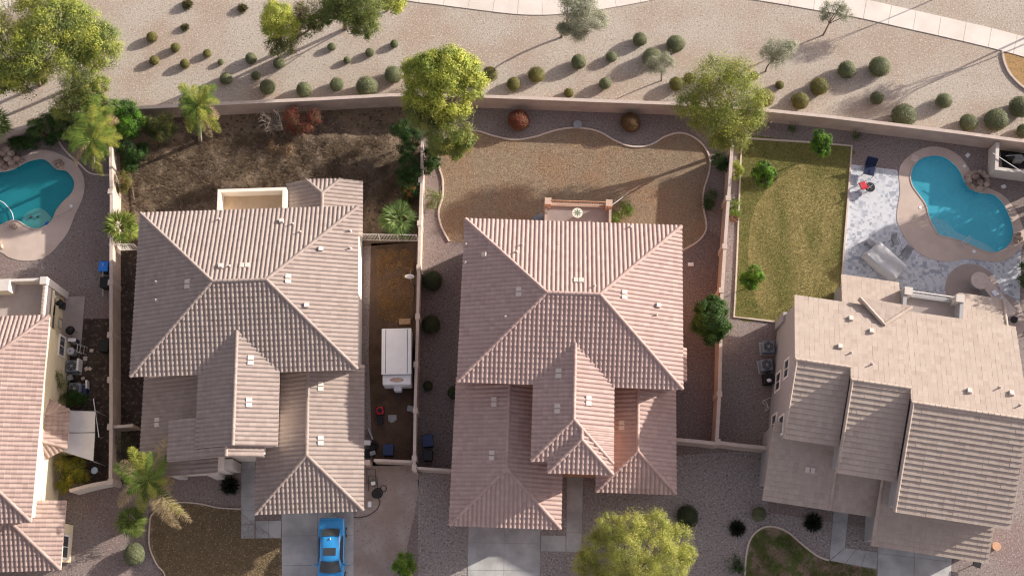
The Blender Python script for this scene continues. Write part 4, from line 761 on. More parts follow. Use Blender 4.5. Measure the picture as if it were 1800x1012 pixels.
def tree(name, label, cat, base, lobes, n=2600, leaf=0.085, cols=((0.2, 0.22, 0.03),), sub=44, trunk=0.16, bark=None, group='trees in the yards and greenbelt', lean=None, spread=0.16, multi=1, up=0.25, fill=0.55, twig=10):
    """trunk, limbs out to each lobe, and leaf clusters spread through each lobe"""
    bp = P(*base, 0); r = thing(name, label, cat, tuple(bp), group); bark = bark or BARK
    LB = [(P(x, y, z), q) for x, y, z, q in lobes]; mid = np.mean([c for c, _ in LB], axis=0); zmin = min(c[2] - q for c, q in LB)
    fork = bp + (mid - bp) * 0.28; fork[2] = max(0.4, min(zmin * 0.75 + 0.2, mid[2] * 0.5))
    b = MB(); tr = MB()
    for k in range(multi):
        o = np.array([RNG.normal(0, .12), RNG.normal(0, .12), 0]) * (multi > 1); tr.tube(curve(bp + o - (0, 0, .05), fork + o * 3, 0.03, 5, 0.04), np.linspace(trunk, trunk * .7, 5) / (1 if multi == 1 else 1.5), 8)
    tr.build('trunk', bark, r, smooth=True); V = []; CO = []; k0 = 0; FS = []
    for c, q in LB:
        b.tube(curve(fork, c, 0.1, 6), np.linspace(trunk * .6, .03, 6), 6)
        d = unit(sub * 2); d = d[d[:, 2] > -0.55][:sub]; m_ = len(d); sc = c + d * np.array([1, 1, .8]) * q * RNG.uniform(.35, .95, (m_, 1)) ** fill
        for t in sc[:twig]: b.tube(curve(c - (0, 0, q * .3), t, 0.02, 4), [.025, .02, .012, .006], 4)
        per = max(8, int(n * 2.0 / m_)); tint = pick(cols, m_)
        for t, tc in zip(sc, tint):
            pts = t + RNG.normal(0, 1, (per, 3)) * np.array([1, 1, .65]) * q * spread * RNG.uniform(.7, 1.25)
            dn = (pts - t) / (np.linalg.norm(pts - t, axis=1, keepdims=True) + 1e-6); v, f = leafquads(pts, leaf * .72, nrm=dn * .9 + (t - c) / q * .5, flat=up); FS.append(f + k0); V.append(v); k0 += len(v); CO.append(np.repeat(tc * RNG.uniform(.88, 1.12, (per, 1)), 4, axis=0))
    b.build('limbs', bark, r, smooth=True)
    mk('crown', np.concatenate(V), np.concatenate(FS), LEAF, r, col=np.concatenate(CO)); return r
YG = [(0.40, 0.44, 0.075), (0.48, 0.50, 0.10), (0.32, 0.37, 0.07), (0.23, 0.29, 0.055), (0.14, 0.19, 0.045)]
GR = [(0.17, 0.215, 0.06), (0.23, 0.27, 0.07), (0.12, 0.16, 0.05), (0.31, 0.31, 0.07)]
OL = [(0.36, 0.37, 0.26), (0.44, 0.45, 0.34), (0.28, 0.30, 0.19)]
DG = [(0.036, 0.080, 0.016), (0.056, 0.120, 0.024), (0.024, 0.060, 0.014), (0.080, 0.144, 0.028)]
BG = [(0.12, 0.26, 0.02), (0.18, 0.34, 0.03), (0.07, 0.16, 0.02)]
tree('ash_tree', 'big yellow-green tree filling the top left corner beside the path', 'tree', (70, 150), [(30, 40, 6.5, 2.6), (75, 20, 7, 2.4), (110, 40, 6.5, 2.2), (60, 80, 6, 2.6), (15, 90, 5.5, 2.3), (100, 95, 5.5, 2.0), (35, 125, 4.6, 1.7), (8, 130, 4.2, 1.6)], n=4200, cols=YG[:3] + GR, leaf=.095, spread=.15)
tree('ash_tree', 'rounder lime-tipped tree right of the big corner tree', 'tree', (135, 150), [(150, 60, 5.8, 1.8), (178, 75, 5.6, 1.5), (165, 95, 5, 1.6), (140, 85, 5.3, 1.4), (120, 20, 6.6, 1.4)], n=3400, cols=YG + GR[:2], leaf=.085)
tree('ash_tree', 'thin airy tree leaning over the wall above the left pool palms', 'tree', (118, 190), [(130, 135, 4.6, 1.2), (155, 140, 4.6, 1.1), (150, 165, 4.0, 1.2), (120, 170, 3.8, 1.1), (175, 150, 4.2, .8), (110, 190, 3.4, 1.0)], n=1500, cols=GR + YG[2:4], leaf=.07)
tree('ash_tree', 'half lime half dark green tree above the row of small shrubs', 'tree', (500, 88), [(487, 25, 5.6, 1.15), (500, 42, 5.2, 1.1), (480, 45, 5, .9)], n=3600, cols=YG[:3], leaf=.08)
tree('ash_tree', 'dull olive-brown leafed tree hugging the lime tree at top', 'tree', (512, 92), [(540, 25, 5, 1.2), (535, 48, 4.4, 1.1), (505, 70, 3.6, 1.2), (485, 78, 3.2, .9), (555, 40, 4.2, .7)], n=1500, cols=GR[:3] + [(0.2, .14, .07)], leaf=.075)
tree('ash_tree', 'dark green tree with yellow right edge cut by top picture edge', 'tree', (607, 51), [(600, 5, 6, 1.6), (630, 15, 5.6, 1.7), (650, -5, 6.4, 1.8), (640, 42, 4.8, 1.1), (585, 20, 5, 1.0)], n=3400, cols=GR[:3], leaf=.085, lean=1)
tree('ash_tree', 'small yellow-leafed tree touching the path at top', 'tree', (680, 20), [(690, 5, 4.4, 1.0), (698, -15, 4.6, 1.1)], n=2800, cols=YG[:3], leaf=.08, trunk=.08)
tree('olive_tree', 'grey-green olive tree overlapping the path left of centre right', 'tree', (987, 66), [(1008, 12, 4.6, 1.0), (1030, 8, 4.7, .9), (1020, 35, 4.2, .9), (1048, 35, 4, .85), (992, 52, 3.4, .55), (1018, 55, 3.4, .7), (1000, -12, 4.9, 1)], n=2600, cols=OL, leaf=.06, trunk=.1, spread=.24)
tree('olive_tree', 'two-stemmed sparse olive tree just below the path on the right', 'tree', (1447, 62), [(1452, 12, 3.6, .5), (1448, 28, 3, .42), (1472, 20, 3.4, .55), (1488, 28, 3.2, .6), (1478, 10, 3.7, .5)], n=700, cols=OL, leaf=.05, trunk=.07, spread=.26, twig=16, sub=20)
tree('olive_tree', 'hazy grey olive tree above the right yellow-green tree', 'tree', (1346, 126), [(1362, 82, 3, .8), (1380, 88, 3, .75), (1350, 92, 2.8, .6), (1368, 103, 2.5, .7), (1390, 80, 3, .5)], n=1100, cols=OL, leaf=.055, trunk=.07, spread=.28)
tree('olive_tree', 'small grey-green olive tree overlapping a clipped round shrub', 'tree', (1163, 142), [(1150, 106, 2.6, .45), (1170, 102, 2.7, .45), (1160, 118, 2.3, .6), (1145, 120, 2.1, .5), (1178, 110, 2.4, .4)], n=1000, cols=OL, leaf=.05, trunk=.06, spread=.26)
tree('ash_tree', 'tall bright yellow-green tree spilling over the wall, middle of the picture top', 'tree', (777, 262), [(792, 112, 7, 1.4), (757, 118, 7, 1.3), (815, 122, 6.6, 1.3), (780, 135, 6.6, 1.8), (735, 128, 6.2, 1.3), (825, 150, 6, 1.3), (745, 160, 5.6, 1.5), (790, 175, 5.6, 1.7)], n=3600, cols=YG[:4], leaf=.1, trunk=.2, bark=PALEB, spread=.15)
tree('ash_tree', 'greener lower tree in front of the tall yellow-green one', 'tree', (786, 268), [(755, 205, 4.6, 1.4), (800, 212, 4.6, 1.4), (775, 230, 4, 1.3), (815, 245, 3.4, .9), (800, 262, 2.8, .8), (735, 190, 4.6, 1.1), (770, 255, 3, .8)], n=2600, cols=GR + YG[3:4], leaf=.08, bark=PALEB)
tree('ash_tree', 'feathery yellow-green tree spilling over the wall on the right', 'tree', (1286, 266), [(1258, 128, 6, 1.4), (1300, 130, 6, 1.3), (1225, 150, 5.4, 1.3), (1285, 160, 5.6, 1.6), (1245, 178, 5, 1.5), (1318, 172, 4.8, 1.3), (1210, 185, 4.6, 1.0), (1275, 205, 4.4, 1.4), (1320, 208, 4, 1.1), (1240, 215, 4, 1.1), (1290, 238, 3.4, 1.1), (1265, 245, 3, .8)], n=2200, cols=YG[1:4] + GR[:2] + [(0.36, .33, .10)], leaf=.075, trunk=.17, bark=PALEB, spread=.23)
tree('palo_verde', 'wide fluffy lime palo verde at the bottom in front of the middle house', 'tree', (1112, 1022), [(1075, 930, 3.9, 1.1), (1110, 925, 4.2, 1.2), (1150, 925, 4, 1.1), (1190, 950, 3.4, 1.1), (1205, 975, 3, .7), (1050, 960, 3.4, 1.1), (1100, 965, 4.2, 1.4), (1150, 965, 4, 1.4), (1030, 990, 2.6, .9), (1080, 1000, 3.2, 1.2), (1130, 1005, 3.6, 1.3), (1180, 1000, 3, 1.2), (1060, 1030, 2.6, 1.2), (1150, 1035, 2.8, 1.3)], n=3600, cols=[(0.44, .45, .10), (.37, .39, .09), (.30, .33, .08), (.50, .48, .13)], leaf=.055, spread=.17, multi=3, trunk=.14)
tree('citrus_tree', 'dense dark green round tree overlapping the pinkish side wall', 'tree', (1252, 588), [(1250, 560, 2.6, 1.15), (1240, 545, 2.5, .75), (1262, 542, 2.4, .8), (1232, 570, 2.1, .7), (1268, 575, 2, .75), (1250, 588, 1.8, .75), (1253, 530, 2.5, .5)], n=3200, cols=DG, leaf=.075, trunk=.09)
tree('citrus_tree', 'bright green small tree at the left edge of the golden lawn', 'tree', (1334, 325), [(1342, 295, 2.2, .6), (1352, 303, 2, .5), (1332, 305, 1.8, .5), (1343, 318, 1.5, .6)], n=1500, cols=BG + DG[:1], leaf=.06, trunk=.05)
tree('citrus_tree', 'bright green small tree in the top right corner of the golden lawn', 'tree', (1436, 272), [(1440, 240, 2.2, .55), (1452, 246, 2.1, .5), (1435, 255, 1.8, .5), (1447, 265, 1.5, .5)], n=1500, cols=BG + DG[:1], leaf=.06, trunk=.05)
tree('citrus_tree', 'bright green small tree at the lower left of the golden lawn', 'tree', (1316, 505), [(1325, 478, 1.9, .55), (1333, 488, 1.6, .45), (1312, 490, 1.5, .5), (1320, 500, 1.2, .45)], n=1500, cols=BG + YG[3:4], leaf=.06, trunk=.05)
def GZ(gx, gy, z, q): f = 1 / (1 - z / 80); return (900 + (gx - 900) * f, 1078 - (1078 - gy) * f, z, q)
OFF = 'trees out of the frame whose shadows fall in it'
tree('street_tree', 'thin tree beyond the right end of the path', 'tree', (1838, 62), [(1836, 10, 4.4, 1), (1846, 20, 4, .9), (1822, 16, 3.8, .7)], n=700, cols=OL, trunk=.07, leaf=.07)
tree('street_tree', 'thin tree above the path past the top edge', 'tree', (1665, -12), [(1668, -50, 3.6, .8), (1680, -45, 3.4, .7)], n=600, cols=OL, trunk=.06, leaf=.07)
tree('street_tree', 'airy tree past the upper right corner', 'tree', (1860, 40), [(1890, -20, 5.5, 1.3), (1910, 0, 5, 1.2)], n=700, cols=OL, trunk=.1, leaf=.07)
tree('street_tree', 'broad tree beyond the right pool', 'tree', (1900, 330), [GZ(1890, 290, 5.0, 1.9), GZ(1925, 300, 5.4, 1.9), GZ(1890, 340, 4.6, 2.1), GZ(1935, 350, 5.2, 2.1), GZ(1890, 310, 3, 1.9), GZ(1900, 380, 4.2, 2), GZ(1890, 360, 2.4, 1.8)], n=1500, cols=DG, trunk=.2, leaf=.2)
tree('street_tree', 'dark tree beyond the right house', 'tree', (1900, 450), [GZ(1885, 420, 4.6, 2.1), GZ(1925, 430, 5, 2.1), GZ(1890, 465, 4.4, 2.1), GZ(1885, 430, 2.4, 1.9), GZ(1885, 500, 4.2, 1.8), GZ(1890, 490, 2.2, 1.8)], n=1500, cols=DG, trunk=.2, leaf=.2)
# bushes
def bush(name, label, cat, base, blobs, n=1600, leaf=.06, cols=DG, group='bushes in the yards', spread=.2, sub=26, bark=None):
    return tree(name, label, cat, base, blobs, n=n, leaf=leaf, cols=cols, sub=sub, trunk=.04, group=group, spread=spread, multi=3, bark=bark, twig=6)
bush('bush', 'big bright green hedge bush between the two back-wall palms', 'bush', (215, 240), [(205, 190, 2.6, .8), (225, 195, 2.6, .85), (215, 215, 2.2, .9), (238, 212, 2, .7), (200, 210, 2, .7), (228, 230, 1.5, .7)], n=1800, cols=BG[::2] + DG[:2] + BG[:1], leaf=.07)
bush('bush', 'rounded dull green bush with orange tip by the wall', 'bush', (281, 240), [(270, 215, 1.8, .7), (290, 212, 1.8, .7), (280, 232, 1.4, .7), (298, 226, 1.3, .55), (262, 228, 1.2, .5)], n=1500, cols=[(.10, .12, .035), (.15, .16, .04), (.07, .09, .03)], leaf=.055)
bush('bush', 'red and brown autumn bush under the back wall', 'bush', (530, 225), [(512, 200, 1.3, .6), (520, 212, 1.2, .6), (548, 203, 1.2, .6), (535, 222, .9, .6), (510, 222, .8, .5), (552, 212, 1, .45)], n=700, cols=[(.17, .055, .035), (.26, .06, .045), (.14, .085, .045), (.11, .095, .045)], leaf=.055, spread=.3)
bush('bush', 'thorny orange-brown weeds in the corner below the autumn bush', 'bush', (492, 262), [(480, 255, .5, .5), (505, 262, .4, .45)], n=350, cols=[(.28, .18, .10), (.22, .14, .08)], leaf=.05, spread=.3)
bush('bush', 'dark green climbing bush against the thin wall, uppermost of three', 'bush', (722, 255), [(705, 225, 1.8, .8), (725, 240, 1.7, .8), (715, 260, 1.3, .8)], n=1500, cols=DG[:3], leaf=.07)
bush('bush', 'dark green bush against the thin wall, middle of three', 'bush', (722, 305), [(718, 288, 1.8, .8), (727, 305, 1.6, .7), (712, 308, 1.2, .6)], n=1500, cols=DG[:3], leaf=.07)
bush('bush', 'dark green bush against the thin wall with orange blooms', 'bush', (722, 345), [(720, 322, 1.5, .8), (726, 335, 1.4, .6), (714, 340, 1, .6), (712, 352, .8, .5)], n=1300, cols=DG[:3] + [(.28, .12, .04)], leaf=.065)
bush('bush', 'deep green bush at the foot of the tall yellow-green tree', 'bush', (755, 292), [(752, 275, 1.4, .65), (762, 285, 1.1, .55), (750, 295, .9, .5)], n=1400, cols=DG, leaf=.06)
bush('bush', 'thin pale green grassy bush inside the wavy curb', 'bush', (761, 352), [(758, 342, .9, .5), (768, 348, .8, .45), (758, 360, .5, .4)], n=450, cols=[(.22, .25, .09), (.3, .3, .12)], leaf=.055, spread=.3)
bush('bush', 'small olive bush right of the cream-capped wall', 'bush', (214, 335), [(215, 312, 1.3, .55), (222, 322, 1, .45), (212, 330, .7, .45)], n=900, cols=[(.13, .15, .04), (.19, .19, .05), (.24, .16, .06)], leaf=.05)
bush('bush', 'yellow-green leafy bush beside the wall, upper one by the golden lawn', 'bush', (1296, 303), [(1295, 290, 1, .42), (1300, 300, .8, .36), (1293, 308, .6, .35)], n=700, cols=YG[1:4], leaf=.05)
bush('bush', 'loose yellow-green bush beside the wall, lower one by the golden lawn', 'bush', (1291, 372), [(1291, 358, 1, .42), (1288, 370, .8, .36), (1296, 376, .6, .3)], n=600, cols=YG[2:] + BG[:1], leaf=.05)
bush('bush', 'low reddish dry plant beside the wall by the golden lawn', 'bush', (1289, 385), [(1290, 382, .5, .4)], n=500, cols=[(.36, .16, .10), (.28, .14, .09)], leaf=.05)
bush('bush', 'dark bush in the shaded corner under the right feathery tree', 'bush', (1266, 297), [(1266, 282, 1.2, .65), (1272, 292, .9, .5)], n=1200, cols=DG[:3], leaf=.06)
bush('bush', 'faint dark green bush beside the pinkish wall and wavy curb', 'bush', (1250, 355), [(1250, 345, .8, .55), (1247, 360, .6, .45)], n=700, cols=DG, leaf=.055, spread=.28)
bush('bush', 'green weeds by the corner of the middle house balcony', 'bush', (1092, 378), [(1098, 362, .7, .5), (1085, 380, .6, .5), (1105, 370, .5, .4)], n=500, cols=BG + GR[:2], leaf=.055, spread=.3)
bush('bush', 'sparse weed against the top wall left of the lawn tree', 'bush', (1393, 232), [(1393, 225, .6, .35)], n=300, cols=DG, leaf=.05, spread=.3)
bush('bush', 'sparse weed against the top wall right of the lawn tree', 'bush', (1507, 245), [(1505, 238, .6, .35)], n=300, cols=DG, leaf=.05, spread=.3)
bush('bush', 'yellow flowering bush against the cream house side wall', 'bush', (128, 850), [(112, 815, 1.6, .55), (130, 825, 1.6, .6), (120, 840, 1.3, .6), (145, 835, 1.1, .5), (110, 855, 1, .45), (138, 812, 1.3, .5)], n=900, cols=[(.30, .27, .03), (.2, .22, .03), (.4, .33, .03), (.12, .15, .02)], leaf=.055, spread=.25)
bush('bush', 'dark green shrub between condensers and shade sail', 'bush', (130, 712), [(125, 698, 1.2, .55), (142, 700, 1.1, .5)], n=1300, cols=DG[:3], leaf=.06)
bush('bush', 'spindly pale green climber on the cream wall', 'bush', (112, 695), [(102, 660, 2.2, .35), (110, 675, 1.8, .4), (105, 700, 1.2, .45)], n=300, cols=[(.22, .24, .1), (.16, .19, .06)], leaf=.055, spread=.32)
bush('bush', 'grey-brown straggly bush behind the front palm', 'bush', (220, 795), [(215, 775, 1.2, .55), (228, 790, 1, .5), (208, 800, .7, .45)], n=500, cols=[(.13, .12, .08), (.09, .10, .05)], leaf=.05, spread=.3)
bush('bush', 'round glossy green bush at the bottom edge of the packed dirt', 'bush', (710, 1003), [(710, 985, 1, .62), (703, 995, .8, .5), (718, 997, .8, .5), (710, 1006, .6, .5)], n=1900, cols=BG + YG[3:4], leaf=.05)
bush('bush', 'ragged dark bush at bottom right of the palo verde', 'bush', (1290, 1003), [(1290, 990, .8, .6), (1298, 998, .6, .4)], n=700, cols=DG[:3], leaf=.05, spread=.28)
bush('bush', 'dense green bush at the right picture edge under the right house roof corner', 'bush', (1800, 500), [(1806, 470, 1.4, .6), (1802, 495, 1.2, .6)], n=900, cols=DG, leaf=.06)
for x_, y_, lb in ((1352, 990, 'green weed clump on the patchy lawn, left'), (1375, 950, 'green weed clump on the patchy lawn, top'), (1392, 968, 'green weed clump on the patchy lawn, middle')):
    bush('weed_clump', lb, 'weed', (x_, y_), [(x_, y_, .15, .5), (x_ + 12, y_ + 6, .12, .4)], n=400, cols=BG[::2] + GR[:2], leaf=.04, group='weeds on the patchy lawn', spread=.35)
bush('bush', 'dark low shrub mass below the hedge bush in the yard corner', 'bush', (232, 290), [(222, 262, 1.2, .7), (238, 275, 1, .7), (228, 290, .8, .6), (250, 262, .8, .5)], n=1200, cols=DG[:3], leaf=.065)
bush('bush', 'dark ivy-like bush behind the pool beside the wall', 'bush', (120, 255), [(60, 235, 1.2, .6), (100, 230, 1.4, .6), (90, 245, .9, .5), (125, 240, 1.2, .6)], n=1000, cols=DG[:3], leaf=.065)
tree('ash_tree', 'leafy green small tree between the leaning airy tree and the hedge bush', 'tree', (170, 225), [(160, 175, 3.6, 1.1), (180, 185, 3.4, .9), (145, 195, 3.2, 1.0), (172, 205, 2.6, .8)], n=2200, cols=GR + DG[1:2], leaf=.075, trunk=.09)
bush('bush', 'shaded dark bush hugging the wall left of the pool palm', 'bush', (95, 225), [(80, 212, 1.8, .7), (100, 205, 2, .8), (118, 212, 1.8, .7), (60, 222, 1.4, .6)], n=1500, cols=DG + GR[2:3], leaf=.065)
bush('bush', 'dark ground-hugging bush by the rock pile', 'bush', (48, 262), [(35, 252, .8, .6), (55, 250, .9, .6), (25, 245, .9, .5)], n=1200, cols=DG[:3], leaf=.06)
# dead bare bush
def twiggy(label, base, r, h, n, m=PALEB):
    bp = P(*base, 0); b = MB()
    for k in range(n):
        a = RNG.uniform(0, 2 * math.pi); q = r * RNG.uniform(.5, 1); e = bp + (q * math.cos(a), q * math.sin(a), h * RNG.uniform(.5, 1)); c = curve(bp, e, .12, 5, .1); b.tube(c, [.02, .016, .012, .008, .005], 4)
        for _ in range(4): i = RNG.integers(1, 4); b.tube(curve(c[i], c[i] + (RNG.normal(0, .3), RNG.normal(0, .3), RNG.uniform(.05, .3)), .05, 3), [.01, .007, .004], 3)
    o = b.build('bare_bush', m, None, org=bp); return tag(o, label, 'bush', 'bushes in the yards')
twiggy('bare grey leafless bush sprawling below the back wall', (484, 222), 1.35, 1.7, 46)
twiggy('small bare twig bush right of the thin wall and its curb', (1078, 392), .6, .5, 14)
# clipped round shrubs
def shrub_mesh(name, label, base, r, cols, h=0.82, n=3600, leaf=.038, spiky=False):
    c = P(*base, 0); r_ = r
    if spiky:
        d = unit(520); d[:, 2] = np.abs(d[:, 2]) * .8 + .12; d /= np.linalg.norm(d, axis=1, keepdims=True); s = np.cross(d, unit(520)); s /= np.linalg.norm(s, axis=1, keepdims=True); L_ = RNG.uniform(.7, 1.05, (520, 1)) * r; w = .022 * r / .5
        o_ = c + np.array([0, 0, .05]); V = np.stack([o_ - s * w, o_ + s * w, o_ + d * L_ * .6 + s * w, o_ + d * L_ - (0, 0, .1 * r) + s * .003, o_ + d * L_ - (0, 0, .1 * r) - s * .003, o_ + d * L_ * .6 - s * w], 1).reshape(-1, 3); F = np.arange(3120).reshape(-1, 6)
        CO = np.repeat(pick(cols, 520), 6, axis=0); return tag(mk(name, V, F, LEAF, None, col=CO, org=c), label, 'shrub', 'shrubs')
    d = unit(n); d = d[d[:, 2] > -.75]; n = len(d); bumps = unit(26); amp = (np.maximum(0, d @ bumps.T - .8) * 0.35).sum(1)
    rad = r * (.91 + amp * .6 + RNG.normal(0, .026, n)); C_ = c + np.array([0, 0, r * h * .88]) + d * rad[:, None] * np.array([1, 1, h]); C_[:, 2] = np.maximum(C_[:, 2], .03)
    V, F = leafquads(C_, leaf, nrm=d * 1.1, asp=.6, flat=0); tn = pick(cols, 26); ci = np.argmax(d @ bumps.T, axis=1); CO = np.repeat(tn[ci] * RNG.uniform(.75, 1.25, (n, 1)), 4, axis=0)
    sp = RNG.random(n) > .985; C_[sp] += d[sp] * r * RNG.uniform(.05, .16, (sp.sum(), 1)); V, F = leafquads(C_, leaf, nrm=d * 1.1, asp=.6, flat=0)
    b = MB(); b.ball((c[0], c[1], r * h * .88), (r * .9, r * .9, r * h * .88), 16, 10); k = len(V); V = np.concatenate([V, np.array(b.V)]); FF = [list(f) for f in F] + [[i + k for i in f] for f in b.F]; CO = np.concatenate([CO, np.tile(np.mean(cols, axis=0), (len(b.V), 1))])
    if name == 'round_shrub' and cols[0][0] > .18 and cols[0][1] < .12: CO[:4 * n] = np.repeat(pick(cols, n), 4, axis=0)
    o = mk(name, V, FF, LEAF, None, col=CO, org=c); return tag(o, label, 'shrub', 'shrubs')
SC_A = [(.18, .20, .11), (.22, .235, .125), (.145, .165, .09)]; SC_B = [(.19, .18, .06), (.23, .21, .07), (.15, .15, .05)]
SRC = {}
def shrub(kind, x, y, r_px, label, yoff=0.35):
    """x, y = centre of the ball as seen; the base sits a little nearer"""
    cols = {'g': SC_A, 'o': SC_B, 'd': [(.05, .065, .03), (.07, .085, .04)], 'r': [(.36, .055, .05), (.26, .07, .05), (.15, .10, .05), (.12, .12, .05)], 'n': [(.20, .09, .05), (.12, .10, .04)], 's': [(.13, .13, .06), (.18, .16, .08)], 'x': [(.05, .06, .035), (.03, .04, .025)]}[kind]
    c = P(x, y, 0); rr = r_px / 24.2 * (1 + (506 - y) * .00009); p = P(x, y, rr * .72); p[2] = 0
    if kind in SRC:
        s, r0 = SRC[kind][len(SRC[kind]) > 1 and random.randint(0, 1) or 0] if len(SRC[kind]) > 1 else SRC[kind][0]
        if len(SRC[kind]) > 1 or kind in 'drnsx': 
            q = rr / r0; return dup(s, tuple(p), label, random.uniform(0, 6.28) , (q * random.uniform(.96, 1.04), q * random.uniform(.96, 1.04), q * random.uniform(.9, 1.05)))
    o = shrub_mesh('spiky_shrub' if kind in 'sx' else 'round_shrub', label, (0, 0), rr, cols, spiky=kind in 'sx', leaf=.045 if kind == 'r' else .036); o.location = tuple(p); o['group'] = 'spiky shrubs' if kind in 'sx' else 'clipped round shrubs'
    SRC.setdefault(kind, []).append((o, rr)); return o
for s_ in [
 ('g', 1546, 117, 20, 'largest clipped shrub of the pair below the path, right one'), ('g', 1489, 123, 17, 'clipped shrub just left of the largest one below the path'), ('o', 1440, 152, 17, 'brownish green shrub, upper of the touching pair near the right wall'), ('o', 1407, 177, 16, 'brownish green shrub, lower of the touching pair near the right wall'),
 ('g', 1589, 203, 23, 'wide clipped shrub touching the wall right of centre right'), ('g', 1542, 172, 13, 'small clipped shrub alone between the wall and the two big ones'), ('g', 1660, 177, 15, 'clipped shrub up and right of the wide one touching the wall'), ('g', 1703, 215, 17, 'clipped shrub by the wall, left of the right edge group'), ('g', 1752, 210, 21, 'big clipped shrub in the middle of the right edge group'), ('g', 1794, 188, 20, 'clipped shrub cut by the right picture edge, upper one'), ('g', 1800, 230, 14, 'clipped shrub cut by the right picture edge, lower one'),
 ('o', 1371, 149, 8, 'tiny brownish shrub right of the feathery tree'), ('o', 1345, 172, 17, 'brown-green shrub half hidden by the feathery tree, right side'), ('o', 1189, 147, 13, 'brown-green shrub left of the feathery tree'), ('o', 1213, 137, 11, 'shrub partly covered by the feathery tree crown'), ('o', 1326, 133, 8, 'dark reddish tuft beside the feathery tree top'),
 ('g', 1188, 77, 17.5, 'clipped shrub right of the one under the small olive'), ('g', 1147, 100, 19, 'big clipped shrub behind the small olive tree'), ('g', 1125, 69, 14, 'clipped shrub topmost of the middle cluster'), ('g', 1075, 100, 11, 'small clipped shrub in the middle of the middle cluster'), ('g', 1017, 109, 14.5, 'clipped shrub left end of the middle cluster'), ('g', 1064, 147, 12, 'clipped shrub alone below the middle cluster'), ('o', 1000, 163, 9, 'small brownish shrub close to the wall below the olive tree'),
 ('o', 943, 131, 15, 'round green-brown shrub in the tree shadow, right of two'), ('o', 903, 147, 13, 'round green-brown shrub in the tree shadow, left of two'), ('o', 861, 129, 14, 'shrub peeking out right of the tall yellow-green tree'),
 ('g', 691, 131, 17, 'clipped shrub touching the left side of the tall yellow-green tree'), ('g', 645, 153, 20, 'widest clipped shrub of the row at the left half of the wall'), ('g', 592, 148, 13, 'clipped shrub left of the widest in the wall row'), ('g', 534, 158, 15, 'clipped shrub second in the wall row'), ('g', 470, 153, 15, 'clipped shrub starting the wall row, above the bare bush'),
 ('g', 583, 82, 8, 'small shrub below the dark tree shadow line, upper left of three'), ('g', 610, 106, 7, 'tiny shrub, lowest of the three in a slanting row'), ('g', 650, 92, 9, 'small shrub in the middle of the slanting row'), ('g', 693, 77, 8, 'small shrub at the right end of the slanting row'),
 ('g', 490, 111, 11, 'dark shrub below the half lime tree'), ('g', 450, 133, 9, 'small dark shrub left below the half lime tree'), ('g', 441, 103, 11, 'dark shrub left of the half lime tree in its shadow'), ('g', 397, 138, 12, 'dark shrub above the right back-wall palm'), ('g', 388, 109, 6, 'tiny shrub between two dark ones left of the lime tree'),
 ('o', 364, 94, 8, 'small shrub alone at the edge of the tree shadow'), ('o', 325, 112, 9, 'small shrub above the back-wall palm'), ('o', 308, 84, 9, 'small shrub, right of the upper three at left'), ('o', 271, 106, 9, 'small shrub, lowest of the three at left'), ('o', 267, 65, 10, 'small shrub, topmost of the three at left'),
 ('s', 328, 5, 13, 'spiky bush at the top edge left of centre'), ('s', 324, 46, 10, 'spiky bush below the one at the top edge'), ('s', 425, 12, 12, 'reddish spiky plant near the top edge'), ('s', 75, 140, 9, 'small spiky plant under the corner tree'),
 ('r', 912, 211, 20, 'red-leafed round shrub under the back wall'), ('n', 1108, 215, 19, 'bronze-green round shrub under the back wall'),
 ('d', 760, 493, 19, 'dark round shrub in the shaded side yard, uppermost'), ('d', 757, 570, 17, 'dark round shrub in the shaded side yard, second down'), ('d', 752, 678, 9, 'small dark shrub in the shaded side yard'), ('d', 798, 690, 12, 'dark shrub half under the middle house eaves'),
 ('d', 1208, 907, 20, 'dark clipped shrub right of the lime palo verde'), ('x', 1298, 928, 18, 'dark spiky shrub on grey gravel by the lawn curb'), ('g', 1335, 903, 13, 'small green shrub at the top of the lawn curb'), ('x', 1432, 918, 20, 'dark spiky shrub left of the right entry walk'), ('x', 402, 852, 20, 'dark spiky shrub left of the left house walk'), ('g', 235, 974, 19, 'round green shrub at the left end of the dry front lawn')]: shrub(*s_)
# ------------------------------------------------------------------ palms
def frond(V, F, CO, o, az, L_, rise, droop, col, n=34, wl=.5, w=.02, dead=False):
    d = np.array([math.cos(az), math.sin(az), 0]); s = np.array([-d[1], d[0], 0]); P0 = []
    for i in range(n): t = i / (n - 1); P0.append(o + d * L_ * (t - .12 * t * t) + np.array([0, 0, L_ * (rise * t - droop * t * t)]))
    for i in range(n - 1):
        k = len(V); a, b = P0[i], P0[i + 1]; q = .022 * (1 - i / n) + .006; V += [a - s * q, a + s * q, b + s * q, b - s * q]; F.append([k, k + 1, k + 2, k + 3]); CO += [np.array(col) * 1.1] * 4
        if i < 3: continue
        t = i / n; ll = wl * math.sin(math.pi * min(1, .15 + t * .85)) ** .6
        for sg in (-1, 1):
            for _ in range(3):
                ang = RNG.uniform(.25, .75); e = a + (s * sg * math.cos(ang) + d * math.sin(ang)) * ll * RNG.uniform(.8, 1.1) + np.array([0, 0, RNG.uniform(-.28, .1) * ll * (2 if dead else 1)]); k = len(V); dd = d * w
                V += [a - dd * .5, a + dd * .5, a + (e - a) * .6 + dd * .5, e, a + (e - a) * .6 - dd * .5]; F.append([k, k + 1, k + 2, k + 3, k + 4]); CO += [np.array(col) * RNG.uniform(.6, 1.35)] * 5
PG = (0.19, 0.27, 0.05); PY = (0.36, 0.38, 0.07); PDd = (0.44, 0.34, 0.19); PD2 = (0.08, 0.13, 0.02)
